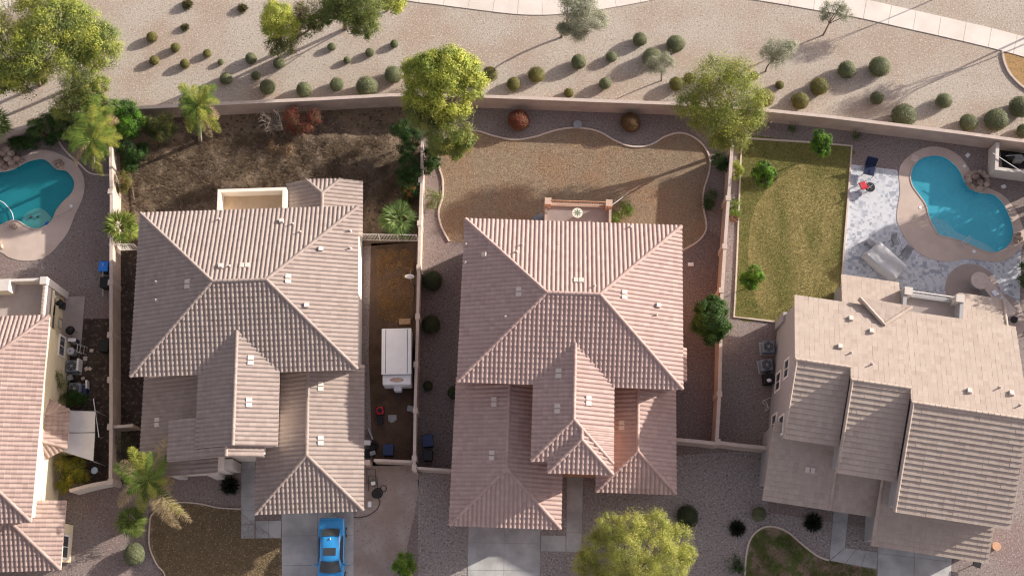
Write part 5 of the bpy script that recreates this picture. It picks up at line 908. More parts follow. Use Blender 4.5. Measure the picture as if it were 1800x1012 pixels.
def palm(label, base, top, zt, fr, trunk=.12):
    """fr: frond tips in the picture with their height and colour"""
    bp = P(*base, 0); tp = P(*top, zt); r = thing('palm_tree', label, 'palm', tuple(bp), 'palms')
    MB().tube([bp + (tp - bp) * t for t in np.linspace(0, 1, 7)], np.linspace(trunk * 1.3, trunk * .8, 7), 10).build('trunk', PALEB, r, smooth=True)
    MB().tube([tp - (0, 0, .5), tp, tp + (0, 0, .25)], [trunk * .8, trunk * .9, .03], 8).build('crownshaft', mat_green, r, smooth=True)
    for x, y, z, c in fr:
        e = P(x, y, z); dxy = e[:2] - tp[:2]; L_ = np.linalg.norm(dxy); az = math.atan2(dxy[1], dxy[0]); dz = e[2] - tp[2]; L_ /= .88; V, F, CO = [], [], []
        rise = .55; droop = rise - dz / L_; frond(V, F, CO, tp + (0, 0, .1), az, L_, rise, droop, c, n=44, wl=min(.6, .24 * L_ + .14), dead=c is PDd)
        mk('frond', np.array(V), F, BLADE, r, col=np.array(CO))
    for k in range(12):
        V, F, CO = [], [], []; L_ = RNG.uniform(1.3, 2.3); frond(V, F, CO, tp + (0, 0, .1), k * 2.4 + .5, L_, RNG.uniform(.5, 1.1), RNG.uniform(.5, .9), (PG, PD2, PY)[k % 3], n=34, wl=.42); mk('frond', np.array(V), F, BLADE, r, col=np.array(CO))
    return r
mat_green = mat('palm_green', (0.14, 0.2, 0.04), 0.7)
palm('tall bright palm with drooping fronds over the back wall, right one', (352, 250), (348, 187), 5.2, [(318, 148, 5.8, PY), (380, 150, 5.6, PG), (335, 235, 4, PY), (352, 240, 3.8, PG), (372, 243, 3.4, PDd), (388, 235, 3.6, PY), (385, 210, 4.4, PDd), (322, 170, 5.6, PG), (326, 205, 4.6, PD2), (365, 165, 6, PG), (345, 215, 4.6, PG), (360, 232, 3.8, PY)])
palm('large pool palm with one frond hanging over the deck', (165, 300), (162, 248), 4.6, [(110, 242, 4, PG), (135, 292, 3, PDd), (182, 312, 2.6, PY), (216, 243, 4.2, PY), (212, 258, 3.6, PY), (148, 200, 5.2, PG), (165, 185, 5.4, PY), (135, 215, 4.8, PG), (180, 205, 5, PG), (185, 285, 3.2, PG), (145, 270, 3.8, PD2), (168, 275, 3.6, PG), (120, 228, 4.4, PG), (175, 195, 5.2, PG), (200, 230, 4.6, PG), (125, 262, 3.6, PD2), (195, 275, 3.4, PG), (155, 225, 5, PY), (150, 290, 3, PG)])
palm('palm with yellow fronds between the hedge bush and the pool palm', (190, 250), (170, 215), 4.2, [(205, 232, 3.6, PY), (190, 190, 4.6, PG), (150, 195, 4.6, PD2), (210, 215, 3.8, PDd), (140, 222, 3.8, PG), (178, 245, 3.2, PG), (165, 170, 4.6, PG)])
palm('front yard palm with pale dead hanging fronds', (262, 888), (261, 845), 4.2, [(229, 785, 5, PY), (297, 768, 4.8, PDd), (278, 795, 4.8, PG), (200, 818, 4.2, PG), (212, 812, 4.4, PDd), (210, 890, 3, PDd), (252, 900, 3.2, PY), (308, 925, 2.2, PDd), (338, 918, 2.6, PDd), (308, 848, 3.2, PDd), (245, 870, 4, PG), (285, 830, 4.8, PG), (235, 830, 4.6, PG), (268, 880, 3.8, PY), (302, 862, 2.8, PDd), (215, 835, 4.2, PG), (325, 905, 2.6, PY), (318, 930, 2.2, PDd), (225, 865, 3.8, PY), (296, 800, 4.6, PG), (250, 795, 5, PY)])
def fanpalm(label, base, r, h, n=26, cols=(PG, PD2), group='palms', L_=None):
    bp = P(*base, 0); rt = thing('fan_palm', label, 'palm', tuple(bp), group); MB().tube([bp, bp + (0, 0, h)], [.2, .16], 9).build('trunk', BARK, rt); tp = bp + (0, 0, h)
    for k in range(n):
        az = k * 2.4 + RNG.uniform(-.2, .2); el = RNG.uniform(0, 1.5) ; q = r * RNG.uniform(.35, .6); d = np.array([math.cos(az) * math.cos(el), math.sin(az) * math.cos(el), math.sin(el)]); c = tp + d * q; s = np.array([-math.sin(az), math.cos(az), 0]); u = d + np.array([0, 0, -.5]); u /= np.linalg.norm(u)
        V = [tp - s * .012, tp + s * .012, c + s * .012, c - s * .012]; F = [[0, 1, 2, 3]]; col = np.array(cols[k % len(cols)]); CO = [col] * 4
        for t in np.linspace(-1.25, 1.25, 13):
            e = c + (u * math.cos(t) + s * math.sin(t)) * r * .52 * (1 - .15 * abs(t)) + np.array([0, 0, r * RNG.uniform(-.22, .08)]); m_ = c + (e - c) * .55; w = np.cross(e - c, (0, 0, 1)); w /= np.linalg.norm(w) + 1e-9; w *= r * .022; j = len(V); V += [c, m_ + w, e, m_ - w]; F.append([j, j + 1, j + 2, j + 3]); CO += [col * RNG.uniform(.55, 1.5)] * 4
        mk('frond', np.array(V), F, BLADE, rt, col=np.array(CO))
    return rt
fanpalm('glossy fan palm between the left house and the thin wall', (705, 398), 1.75, 1.2, 34, ((.16, .22, .07), (.09, .15, .04)))
fanpalm('dark fan palm below the front yard palm', (241, 920), 1.3, 1.2, 34, ((.10, .15, .03), (.14, .18, .04)))
fanpalm('dense fan palm squeezed between cream wall and left roof corner', (226, 412), 1.6, 1.5, 40, ((.13, .18, .035), (.22, .26, .05)))
fanpalm('fan palm cut by the left picture edge above the pool', (8, 245), 1.9, 2.4, 34, ((.15, .2, .05), (.09, .14, .03)))
fanpalm('shaded fan palm behind the pool rocks', (80, 240), 1.0, 1.5, 18, ((.08, .13, .03), (.11, .15, .04)))
# dry weeds and grass: real blades over the rough yard and lawns
def inpoly(x, y, poly):
    c = np.zeros(len(x), bool); n = len(poly)
    for i in range(n):
        x1, y1 = poly[i][:2]; x2, y2 = poly[(i + 1) % n][:2]; k = ((y1 > y) != (y2 > y)) & (x < (x2 - x1) * (y - y1) / (y2 - y1 + 1e-12) + x1); c ^= k
    return c
def grass(name, label, poly, n, h, cols, z=.012, lean=.6, w=.02, clump=0, cr=1.0):
    q = np.array([p[:2] for p in poly]); lo, hi = q.min(0), q.max(0)
    if clump: cc_ = RNG.uniform(lo, hi, (clump, 2)); rr_ = RNG.uniform(.1, .45, clump) * cr; i = RNG.integers(0, clump, n * 2); X = cc_[i] + RNG.normal(0, 1, (n * 2, 2)) * rr_[i][:, None]
    else: X = RNG.uniform(lo, hi, (n * 2, 2)); i = None
    k = inpoly(X[:, 0], X[:, 1], q); X = X[k][:n]; m_ = len(X); a = RNG.uniform(0, 2 * math.pi, m_); hh = h * RNG.uniform(.5, 1.4, m_)
    tip = np.stack([X[:, 0] + np.cos(a) * hh * lean, X[:, 1] + np.sin(a) * hh * lean, z + hh], 1); s = np.stack([-np.sin(a), np.cos(a), 0 * a], 1) * w; B0 = np.stack([X[:, 0], X[:, 1], 0 * a + z], 1)
    V = np.stack([B0 - s, B0 + s, tip], 1).reshape(-1, 3); c = pick(cols, m_)
    if clump: tn = pick(cols, clump); c = (c + tn[i[k][:n]] * 2) / 3
    return struct(mk(name, V, np.arange(3 * m_).reshape(-1, 3), BLADE, None, col=np.repeat(c, 3, axis=0)), label, 'stuff')
DW = [(.21, .15, .095), (.28, .21, .135), (.14, .10, .065), (.085, .06, .04)]
grass('dry_weeds', 'tangled dry weeds covering the back yard', G([(225, 270), (330, 240), (480, 235), (700, 250), (700, 400), (640, 360), (240, 372)]), 46000, .22, DW, clump=1100, lean=1.0, w=.016, z=.06)
grass('dry_grass', 'dry orange grass in the trailer strip', G([(660, 440), (728, 440), (722, 575), (665, 560)]), 9000, .14, [(.36, .20, .08), (.42, .26, .11), (.26, .15, .07)], clump=120, lean=1, w=.014)
grass('grass', 'short dormant grass blades of the back lawn', [P(*p) for p in blawn], 42000, .05, [(.35, .27, .18), (.28, .21, .14), (.42, .33, .23)], lean=.8, w=.012)
grass('grass', 'golden green grass blades beside the pool patio', G([(1307, 246), (1494, 259), (1476, 520), (1440, 570), (1295, 554)]), 50000, .07, [(.33, .29, .10), (.44, .37, .16), (.22, .22, .065)], lean=.7, w=.013)
grass('grass', 'dry grass blades of the left front lawn', G([(270, 905), (330, 887), (420, 897), (490, 950), (492, 1030), (300, 1030), (270, 965)]), 26000, .06, [(.34, .24, .14), (.24, .18, .09), (.16, .14, .05)], lean=.8, w=.012)
grass('grass', 'patchy grass blades of the right front lawn', G([(1315, 985), (1325, 945), (1345, 930), (1375, 933), (1440, 980), (1535, 1003), (1535, 1030), (1315, 1030)]), 14000, .05, [(.26, .19, .12), (.10, .14, .03), (.2, .18, .06)], lean=.8, w=.012, clump=160)
# ------------------------------------------------------------------ the blue car
def loft(sec, ny=None):
    """sec: list of (y, [(x, z), ...]) cross-sections, each left to right"""
    V = []; F = []; k = len(sec[0][1])
    for y, pr in sec: V += [(x, y, z) for x, z in pr]
    for i in range(len(sec) - 1):
        for j in range(k - 1): F.append([i * k + j, i * k + j + 1, (i + 1) * k + j + 1, (i + 1) * k + j])
    F += [list(range(k))[::-1], [(len(sec) - 1) * k + j for j in range(k)]]
    return V, F
def car(label, px, py, rz):
    base = P(px, py, 0); r = thing('parked_car', label, 'car', tuple(base)); ca, sa = math.cos(rz), math.sin(rz)
    def T(V): return [(base[0] + x * ca - y * sa, base[1] + x * sa + y * ca, z) for x, y, z in V]
    def part(V, F, nm, m, par=None, smooth=True): o = mk(nm, T(V), F, m, r, smooth=smooth); o.parent = par or r; return o
    def prof(w, zs, crown, zb=.28):   # body section: sill, flank, shoulder, deck
        return [(-w * .93, zb), (-w, zb + .12), (-w * 1.0, zs * .72), (-w * .975, zs * .93), (-w * .90, zs), (-w * .6, zs + crown * .75), (0, zs + crown), (w * .6, zs + crown * .75), (w * .90, zs), (w * .975, zs * .93), (w * 1.0, zs * .72), (w, zb + .12), (w * .93, zb)]
    st = [(-2.46, .70, .58, .01), (-2.42, .80, .66, .02), (-2.2, .89, .74, .03), (-1.6, .93, .86, .05), (-1.0, .94, .94, .06), (-.2, .94, .96, .04), (.8, .95, .98, .04), (1.5, .95, 1.0, .04), (2.1, .92, 1.02, .03), (2.38, .88, 1.0, .02), (2.47, .80, .92, .01)]
    V, F = loft([(y, prof(w, z, c)) for y, w, z, c in st]); body = part(V, F, 'body', BLUEC)
    mod = body.modifiers.new('smooth', 'SUBSURF'); mod.levels = 1; mod.render_levels = 2
    # cabin with flush glass: roof shell and tapered glasshouse
    def gh(w, z0, z1, ins): return [(-w, z0), (-w + .06 * ins, z0 + (z1 - z0) * .5), (-w + .20 * ins, z1 - .02), (-w * .45, z1 + .03), (0, z1 + .045), (w * .45, z1 + .03), (w - .20 * ins, z1 - .02), (w - .06 * ins, z0 + (z1 - z0) * .5), (w, z0)]
    cab = [(-1.22, gh(.80, .93, .97, .4)), (-.55, gh(.84, .94, 1.30, 1)), (-.30, gh(.85, .94, 1.41, 1)), (.3, gh(.86, .95, 1.45, 1)), (.9, gh(.85, .96, 1.40, 1)), (1.15, gh(.83, .97, 1.33, 1)), (1.72, gh(.76, .99, 1.03, .4))]
    V, F = loft(cab); part(V, F, 'cabin', BLUEC)
    def pane(nm, q, m=GLASS): V = [tuple(v) for v in q]; return part(V, [list(range(len(V)))], nm, m, smooth=False)
    def glass(nm, y0, y1, w0, w1, z0, z1, n=7, bow0=0, bow1=0):
        V = []; F = []
        for i in range(n):
            t = i / (n - 1) * 2 - 1; cz = .055 * (1 - t * t)
            V += [(w0 * t, y0 + bow0 * (1 - t * t), z0 + cz), (w1 * t, y1 + bow1 * (1 - t * t), z1 + cz)]
        for i in range(n - 1): F.append([2 * i, 2 * i + 2, 2 * i + 3, 2 * i + 1])
        part(V, F, nm, GLASS)
    glass('windshield', -1.19, -.47, .74, .62, 1.0, 1.35, bow0=-.10, bow1=-.08); glass('rear_window', 1.64, 1.14, .62, .60, 1.10, 1.36, bow0=.06, bow1=.05)
    for s in (-1, 1):
        q = [(s * .855, -.75, 1.03), (s * .865, 1.25, 1.06), (s * .74, .95, 1.33), (s * .72, .2, 1.40), (s * .72, -.3, 1.36)]; o = [(x + s * .012, y, z + .012) for x, y, z in q]; pane('side_window', o)
        b = MB().ball((s * 1.06, -.72, 1.0), (.13, .08, .07), 10, 6).box((s * .96, -.72, .96), (.16, .05, .04)); part([v for v in b.V], b.F, 'wing_mirror', BLUEC)
        V, F = [], []; b = MB().box((s * .66, 2.43, .74), (.36, .06, .14)); part(b.V, b.F, 'tail_light', REDP, smooth=False); b = MB().box((s * .66, -2.43, .52), (.34, .06, .13)); part(b.V, b.F, 'headlight', CHROME, smooth=False)
        for y in (-1.5, 1.48):
            b = MB(); n = 24
            for ri, xo in ((.34, .95), (.34, .73)): pass
            V = []; F = []
            for xo in (.74, .97):
                for i in range(n): a = 2 * math.pi * i / n; V.append((s * xo, y + .34 * math.cos(a), .34 + .34 * math.sin(a)))
            F = [[i, (i + 1) % n, n + (i + 1) % n, n + i] for i in range(n)] + [list(range(n)), list(range(n, 2 * n))]
            w = part(V, F, 'wheel', RUB); V2 = [(s * (.976), y + (v[1] - y) * .64, .34 + (v[2] - .34) * .64) for v in V[n:]] ; part(V2, [list(range(n))], 'rim', CHROME, w, False)
    b = MB().box((0, .12, 1.497), (.86, .5, .012)); part([(x, y, z - .03 * abs(x) + (y - .12) * .05) for x, y, z in b.V], b.F, 'sunroof', GLASS, smooth=False)
    b = MB().box((.02, .98, 1.42), (.05, .16, .09), taper=.5); part(b.V, b.F, 'antenna', WHITEP, smooth=False)
    b = MB().box((0, 2.48, .62), (.5, .02, .12)); part(b.V, b.F, 'number_plate', WHITEP, smooth=False)
car('bright blue sedan with black sunroof parked on the left concrete driveway', 585, 974, R(1.2))
# ------------------------------------------------------------------ trailer
def trailer():
    base = P(702, 632, 0); r = thing('camper_trailer', 'white box trailer with rust-stained front parked against the thin wall', 'trailer', tuple(base)); rz = R(1.4); ca, sa = math.cos(rz), math.sin(rz)
    def L(x, y, z=0): return (base[0] + x * ca - y * sa, base[1] + x * sa + y * ca, z)
    MB().rbox(L(0, .15, .45), (2.05, 3.3, 1.62), rz, .06).build('body', WHITEP, r); MB().rbox(L(0, .15, 2.07), (2.12, 3.34, .07), rz, .03).build('roof', WHITEP, r)
    for s in (-1, 1): MB().box(L(s * .77, .15, 2.142), (.035, 3.2, .012), rz).build('roof_seam', DARKM, r)
    MB().rbox(L(0, -1.86, .45), (2.02, .72, 1.42), rz, .06).build('front_box', WHITEP, r); MB().box(L(0, -1.49, 1.9), (2.06, .04, .2), rz).build('trim_bar', GREYM, r)
    c = L(0, -1.88, 1.874); o = MB().cyl(c, .5, .004, 28).build('rust_stain', RUST, r)
    me = o.data
    for v in me.vertices:
        y = v.co.y - (c[1] - base[1]); v.co.y = (c[1] - base[1]) + y * .36
    MB().rbox(L(0, -2.36, .5), (.55, .34, .75), rz, .06).build('propane_cover', WHITEP, r); MB().rbox(L(.45, 1.92, .8), (.5, .22, .5), rz, .05).build('spare_cover', WHITEP, r)
    MB().box(L(0, -2.75, .42), (.1, .9, .08), rz).box(L(-.3, -2.5, .42), (.06, .7, .06), rz + .4).box(L(.3, -2.5, .42), (.06, .7, .06), rz - .4).build('hitch', DARKM, r)
    for s in (-1, 1):
        for y in (.4,): MB().box(L(s * .98, y, 0), (.16, .6, .6), rz).build('wheel', RUB, r)
trailer()
# ------------------------------------------------------------------ small things
def at(x, y, z=0): return tuple(P(x, y, z))
def one(name, label, cat, bm, m, group=None, smooth=False): return tag(bm.build(name, m, smooth=smooth), label, cat, group)
# condensers
def condenser(x, y, label, rz=0.0, src=[]):
    p = P(x, y, .8); p[2] = 0
    if src: return dup(src[0], tuple(p), label, rz)
    r = thing('air_conditioner', label, 'air conditioner', tuple(p), 'outdoor air conditioners beside the houses'); c = p
    MB().rbox((c[0], c[1], .06), (.84, .84, .78), 0, .05).build('case', ACM, r); MB().cyl((c[0], c[1], .845), .36, .012, 28).build('fan_well', BLACK, r); MB().box((c[0], c[1], 0), (.98, .98, .06)).build('pad', CONC, r)
    b = MB()
    for q in (.36, .28, .2, .12): b.ring((c[0], c[1], .872), q, .010, 24)
    for k in range(6): a = k * math.pi / 3; b.tube([(c[0] + .05 * math.cos(a), c[1] + .05 * math.sin(a), .872), (c[0] + .36 * math.cos(a), c[1] + .36 * math.sin(a), .872)], .008, 4)
    b.cyl((c[0], c[1], .86), .09, .03, 14); b.build('fan_guard', GREYM, r); src.append(r); return r
condenser(126, 643, 'air conditioner on the cream side wall, middle of the row'); condenser(131, 683, 'air conditioner lowest in the row beside the cream house'); condenser(1351, 609, 'upper air conditioner beside the right house'); condenser(1348, 641, 'lower air conditioner beside the right house', .1)
def bin_(x, y, label, lid, body, rz=0, w=.62, src=None):
    c = P(x, y, 1.0); r = thing('wheeled_bin', label, 'bin', (c[0], c[1], 0), 'wheeled bins'); MB().box((c[0], c[1], .06), (w * .86, w, .94), rz).build('tub', body, r); MB().rbox((c[0], c[1], 1.0), (w, w * 1.12, .07), rz, .03).build('lid', lid, r)
    b = MB(); a = rz; b.tube([(c[0] - .2, c[1] + w * .6, .98), (c[0] + .2, c[1] + w * .6, .98)], .02); b.build('handle', BLACK, r)
    for s in (-1, 1): MB().tube([(c[0] + s * .24, c[1] + w * .5, .1), (c[0] + s * .30, c[1] + w * .5, .1)], .1, 12).build('wheel', RUB, r)
    return r
bin_(182, 468, 'bin with bright blue lid against the cream-capped wall', BLUEP, DBLUE, w=.7); bin_(184, 496, 'black bin just below the blue-lidded one', BLACK, BLACK, w=.7); bin_(182, 608, 'black bin in deep shade by the cream-capped wall', BLACK, BLACK, w=.7)
bin_(752, 774, 'dark blue bin in the shaded side yard by the thin wall', DBLUE, DBLUE, .1, .75); bin_(682, 790, 'dark blue bin near the return wall below the trailer', DBLUE, DBLUE, 0, .72); bin_(752, 800, 'black bin behind the return wall left of the middle garage', BLACK, BLACK, 0, .65); bin_(1352, 665, 'black bin below the lower air conditioner', BLACK, BLACK, 0, .7)
one('pole', 'thin white pole leaning over the blue-lidded bin', 'pole', MB().tube([at(181, 462, 1.15), at(181, 521, .1)], .025, 6), WHITEP)
one('pole', 'white pole lying aslant right of the shade sail', 'pole', MB().tube([at(164, 700, 1.9), at(174, 768, 2.2)], .03, 6), WHITEP)
# clutter beside the cream house
def clutter(label, cat, name, parts, at_, group=None):
    c = P(*at_, 0); r = thing(name, label, cat, tuple(c), group)
    for nm, bm, m in parts: bm.build(nm, m, r)
    return r
c = P(124, 581, .6); clutter('black round kettle grill beside the cream house wall', 'grill', 'kettle_grill', [('bowl', MB().ball((c[0], c[1], .7), (.33, .33, .28), 16, 10), BLACK), ('leg', MB().tube([(c[0] + .2, c[1], .5), (c[0] + .3, c[1], 0)], .02), DARKM), ('leg', MB().tube([(c[0] - .2, c[1] + .1, .5), (c[0] - .28, c[1] + .15, 0)], .02), DARKM), ('leg', MB().tube([(c[0] - .05, c[1] - .2, .5), (c[0] - .08, c[1] - .3, 0)], .02), DARKM)], (124, 585))
c = P(126, 597, .9); clutter('white topped utility cart above the condensers', 'cart', 'utility_cart', [('top', MB().rbox((c[0], c[1], .85), (.6, .26, .05), 0, .02), WHITEP), ('frame', MB().box((c[0] - .25, c[1], 0), (.04, .24, .85)).box((c[0] + .25, c[1], 0), (.04, .24, .85)), DARKM), ('shelf', MB().box((c[0], c[1], .35), (.5, .24, .03)), GREYM)], (126, 600))
c = P(126, 618, .5); clutter('grey round drum with a lid beside the condensers', 'drum', 'drum', [('barrel', MB().cyl((c[0], c[1], 0), .27, .75, 20), GREYM), ('lid', MB().cyl((c[0], c[1], .752), .29, .05, 20, .25), mat('light_metal', (.5, .5, .52), .5)), ('knob', MB().cyl((c[0], c[1], .8), .05, .05, 10), DARKM)], (126, 620))
c = P(141, 612, .9); clutter('white metal folding rack beside the grey drum', 'rack', 'folding_rack', [('frame', MB().tube([(c[0] - .2, c[1] - .25, 0), (c[0] - .2, c[1] - .25, .95), (c[0] - .2, c[1] + .3, .95), (c[0] - .2, c[1] + .3, 0)], .018).tube([(c[0] + .15, c[1] - .25, 0), (c[0] - .2, c[1] - .25, .95)], .018).tube([(c[0] + .15, c[1] + .3, 0), (c[0] - .2, c[1] + .3, .95)], .018), WHITEP), ('rung', MB().tube([(c[0] + .05, c[1] - .25, .3), (c[0] + .05, c[1] + .3, .3)], .015).tube([(c[0] - .1, c[1] - .25, .65), (c[0] - .1, c[1] + .3, .65)], .015), WHITEP)], (141, 615))
one('board', 'white board standing at the end of the middle condenser', 'board', MB().box(at(143, 644, .1), (.14, .9, .75), .03), WHITEP); one('board', 'short white board by the lowest condenser', 'board', MB().box(at(156, 677, .1), (.12, .6, .5), .12), WHITEP)
one('crate', 'dark blue storage crate right of the lowest condenser', 'crate', MB().rbox(at(148, 688, .0), (.7, .8, .5), 0, .04), DBLUE); one('crate', 'pale flat box between the two cream-side condensers', 'box', MB().rbox(at(124, 664, .3), (.4, .4, .2), .4, .03), GREYM)
for i, (x, y, s_, lb) in enumerate([(150, 630, .3, 'beige paving slab near the drum, upper'), (152, 648, .26, 'beige paving slab right of the middle condenser'), (158, 648, .24, 'pinkish slab, right of two near the condenser'), (161, 616, .24, 'loose stone slab far right of the drum'), (146, 665, .22, 'small slab beside the flat box')]):
    one('paving_slab', lb, 'slab', MB().rbox(at(x, y, .01), (s_, s_ * 1.1, .06), i * .5, .02), STONE, 'loose paving slabs in the cluttered side yard')
# patio things under the balcony
c = P(92, 521, 1.7); one('globe_lamp', 'white globe in the patio opening of the cream house', 'globe', MB().ball((c[0], c[1], 1.7), (.28, .28, .28), 18, 12).cyl((c[0], c[1], 0), .05, 1.5, 8), WHITEP, smooth=True)
for x, y, lb in ((104, 534, 'dark covered grill in the patio opening'), (95, 545, 'dark patio stool below the covered grill')): c = P(x, y, .8); clutter(lb, 'grill', 'covered_grill', [('lid', MB().ball((c[0], c[1], .8), (.32, .36, .25), 14, 8), BLACK), ('stand', MB().box((c[0], c[1], 0), (.4, .5, .7)), DARKM)], (x, y))
c = P(98, 567, .7); clutter('framed glass patio table in the cream house opening', 'table', 'patio_table', [('table_top', MB().rbox((c[0], c[1], .7), (.5, .85, .04), .1, .02), GREYM)] + [('leg', MB().box((c[0] + a, c[1] + b_, 0), (.04, .04, .7)), DARKM) for a in (-.2, .2) for b_ in (-.36, .36)], (98, 570))
# shade sail
r = thing('shade_sail', 'pale grey shade sail in two panels beside the cream house', 'shade sail', at(140, 765, 0))
for nm, q in (('sail_panel', [(123, 721, 2.4), (167, 722, 2.4), (167, 759, 2.25), (119, 760, 2.25)]), ('sail_panel', [(119, 761, 2.25), (167, 760, 2.25), (164, 810, 2.1), (110, 793, 2.3)])):
    V = []; F = []; n = 9; Q = [P(*k) for k in q]
    for i in range(n):
        for j in range(n): u, v = i / (n - 1), j / (n - 1); p = (Q[0] * (1 - u) + Q[1] * u) * (1 - v) + (Q[3] * (1 - u) + Q[2] * u) * v; ed = (1 - 4 * (u - .5) ** 2) * (1 - 4 * (v - .5) ** 2); V.append(p - (0, 0, .18 * ed))
    F = [[i * n + j, i * n + j + 1, (i + 1) * n + j + 1, (i + 1) * n + j] for i in range(n - 1) for j in range(n - 1)]; mk(nm, V, F, CLOTH, r, smooth=True)
for x, y in ((168, 722), (165, 811)): MB().tube([P(x, y, 2.3) * (1, 1, 0), P(x, y, 2.35)], .035, 6).build('pole', GREYM, r)
MB().tube([P(119, 721, 2.4), P(173, 723, 2.4)], .02, 5).build('rod', GREYM, r); MB().tube([P(118, 760, 2.27), P(168, 760, 2.27)], .02, 5).build('rod', DARKM, r)
c = P(165, 826, 1.2); clutter('small pale blue bird bath on a stand inside the front return wall', 'bird bath', 'bird_bath', [('bowl', MB().cyl((c[0], c[1], 1.0), .12, .1, 16, .24), mat('pale_blue', (.35, .45, .55), .6)), ('stand', MB().cyl((c[0], c[1], 0), .05, 1.0, 10), GREYM)], (165, 830))
# left pool
def rocks(label, spots, cat='rock', group='rocks round the pools', name='rock_pile', parts=True):
    c = P(*spots[0][:2], 0); r = thing(name, label, cat, tuple(c), group)
    for x, y, q, z in spots:
        p = P(x, y, z); MB().ball((p[0], p[1], z + q * .35), (q, q * random.uniform(.75, 1.1), q * random.uniform(.6, .85)), 9, 6, .16).build('boulder', ROCK, r)
    return r
rocks('big brown boulder pile at the top left of the left pool', [(6, 270, .4, .2), (15, 280, .35, .2), (2, 288, .4, .1), (20, 270, .3, .3), (30, 280, .32, .1), (28, 292, .28, 0), (10, 295, .3, 0), (40, 283, .22, 0), (12, 262, .35, .4), (22, 286, .3, .25), (-6, 280, .4, .3)])
rocks('small rock planter on the deck at the right of the left pool', [(98, 286, .2, 0), (104, 284, .2, 0), (109, 289, .2, 0), (108, 295, .18, 0), (100, 293, .17, 0), (104, 290, .15, .12)])
rocks('single boulder on the deck edge below the left pool', [(24, 397, .28, 0), (27, 399, .2, .1)])
rocks('orange-brown rocks on the left deck at the picture edge', [(-2, 425, .3, 0), (2, 434, .22, 0)])
one('pool_hose', 'white hose curving over the dark turquoise pool', 'hose', MB().tube([P(x, y, .02) for x, y in smoothloop([(-20, 348), (2, 354), (12, 362), (21, 374), (24, 388)], 5, closed=False)], .025, 6), WHITEP)
for x, y in ((55, 382), (67, 381)): one('pool_plant', 'star-shaped dark toy on the pale shelf, %s' % ('left' if x < 60 else 'right'), 'pool toy', MB().box(at(x, y, -.06), (.3, .05, .03), .3).box(at(x, y, -.03), (.28, .05, .03), 1.4).box(at(x, y, 0), (.25, .05, .03), 2.4), DARKM)
one('pool_float', 'blue and white float at the edge of the pale shelf', 'float', MB().rbox(at(82, 393, -.08), (.12, .42, .1), -.6, .04), BLUEP)
one('skimmer_lid', 'round white skimmer lid on the left pool deck', 'lid', MB().cyl(at(125, 362, .03), .12, .02, 18), WHITEP, 'skimmer lids on the pool decks')
one('pool_rail', 'short rail on the left deck right of the pool', 'rail', MB().tube([at(102, 380, .03), at(104, 379, .5), at(122, 370, .5), at(125, 369, .03)], .025, 6), GREYM)
# right pool
r = rocks('pale rock waterfall ring at the waist of the right pool', [(1718 + 17 * math.cos(a), 318 + 15 * math.sin(a), random.uniform(.2, .3), random.uniform(.05, .3)) for a in np.linspace(0, 5.8, 14)] + [(1708, 328, .25, 0), (1702, 322, .2, 0), (1728, 330, .25, 0), (1714, 312, .28, .3), (1722, 322, .26, .3)])
rocks('small rock cluster on the deck right of the right pool', [(1784, 416, .22, 0), (1790, 413, .22, 0), (1793, 420, .22, 0), (1786, 424, .2, 0), (1789, 418, .18, .15)])
one('deck_lid', 'square beige lid set in the deck top left of the right pool', 'lid', MB().rbox(at(1608, 278, .03), (.55, .55, .03), -.5, .02), STONE)
for x, y, lb in ((1695, 292, 'white skimmer lid at the top of the right pool deck'), (1618, 365, 'white skimmer lid left of the right pool'), (1712, 442, 'white skimmer lid below the right pool')): one('skimmer_lid', lb, 'lid', MB().cyl(at(x, y, .03), .13, .02, 18), WHITEP, 'skimmer lids on the pool decks')
for x, y, rz, lb in ((1701, 273, .8, 'white square stepping stone above the right pool'), (1764, 328, .3, 'white square stepping stone right of the rock waterfall')): one('stepping_stone', lb, 'stone', MB().rbox(at(x, y, .0), (.34, .28, .06), rz, .02), WHITEP)
one('pool_rail', 'metal handrail stepping into the right pool', 'rail', MB().tube([at(1688, 429, .03), at(1688, 429, .7), at(1706, 414, .7), at(1706, 414, 0)], .025, 6).tube([at(1692, 431, .03), at(1692, 431, .6), at(1709, 417, .6), at(1709, 417, -.1)], .02, 6), CHROME)
one('pool_pole', 'long white pool pole lying across the equipment enclosure', 'pole', MB().tube([at(1745, 269, 1.6), at(1803, 306, 1.56)], .03, 6), WHITEP)
r = thing('pool_pump', 'dark pool pump and filter inside the white enclosure', 'pump', at(1785, 280, 0)); c = P(1775, 277, .5); MB().cyl((c[0], c[1], 0), .28, .8, 18, .24).build('filter_tank', BLACK, r); c = P(1790, 279, .4); MB().rbox((c[0], c[1], 0), (.7, .5, .6), 0, .05).build('pump_case', GREYM, r); MB().tube([at(1768, 274, .9), at(1795, 272, .9), at(1800, 282, .9)], .04, 8).build('pipe', GREYM, r)
one('black_sheet', 'dark ground inside the equipment enclosure', 'mat', MB().box(at(1790, 280, 0.012), (2.6, 1.5, .01)), BLACK)  # flat black sheet covering the enclosure floor
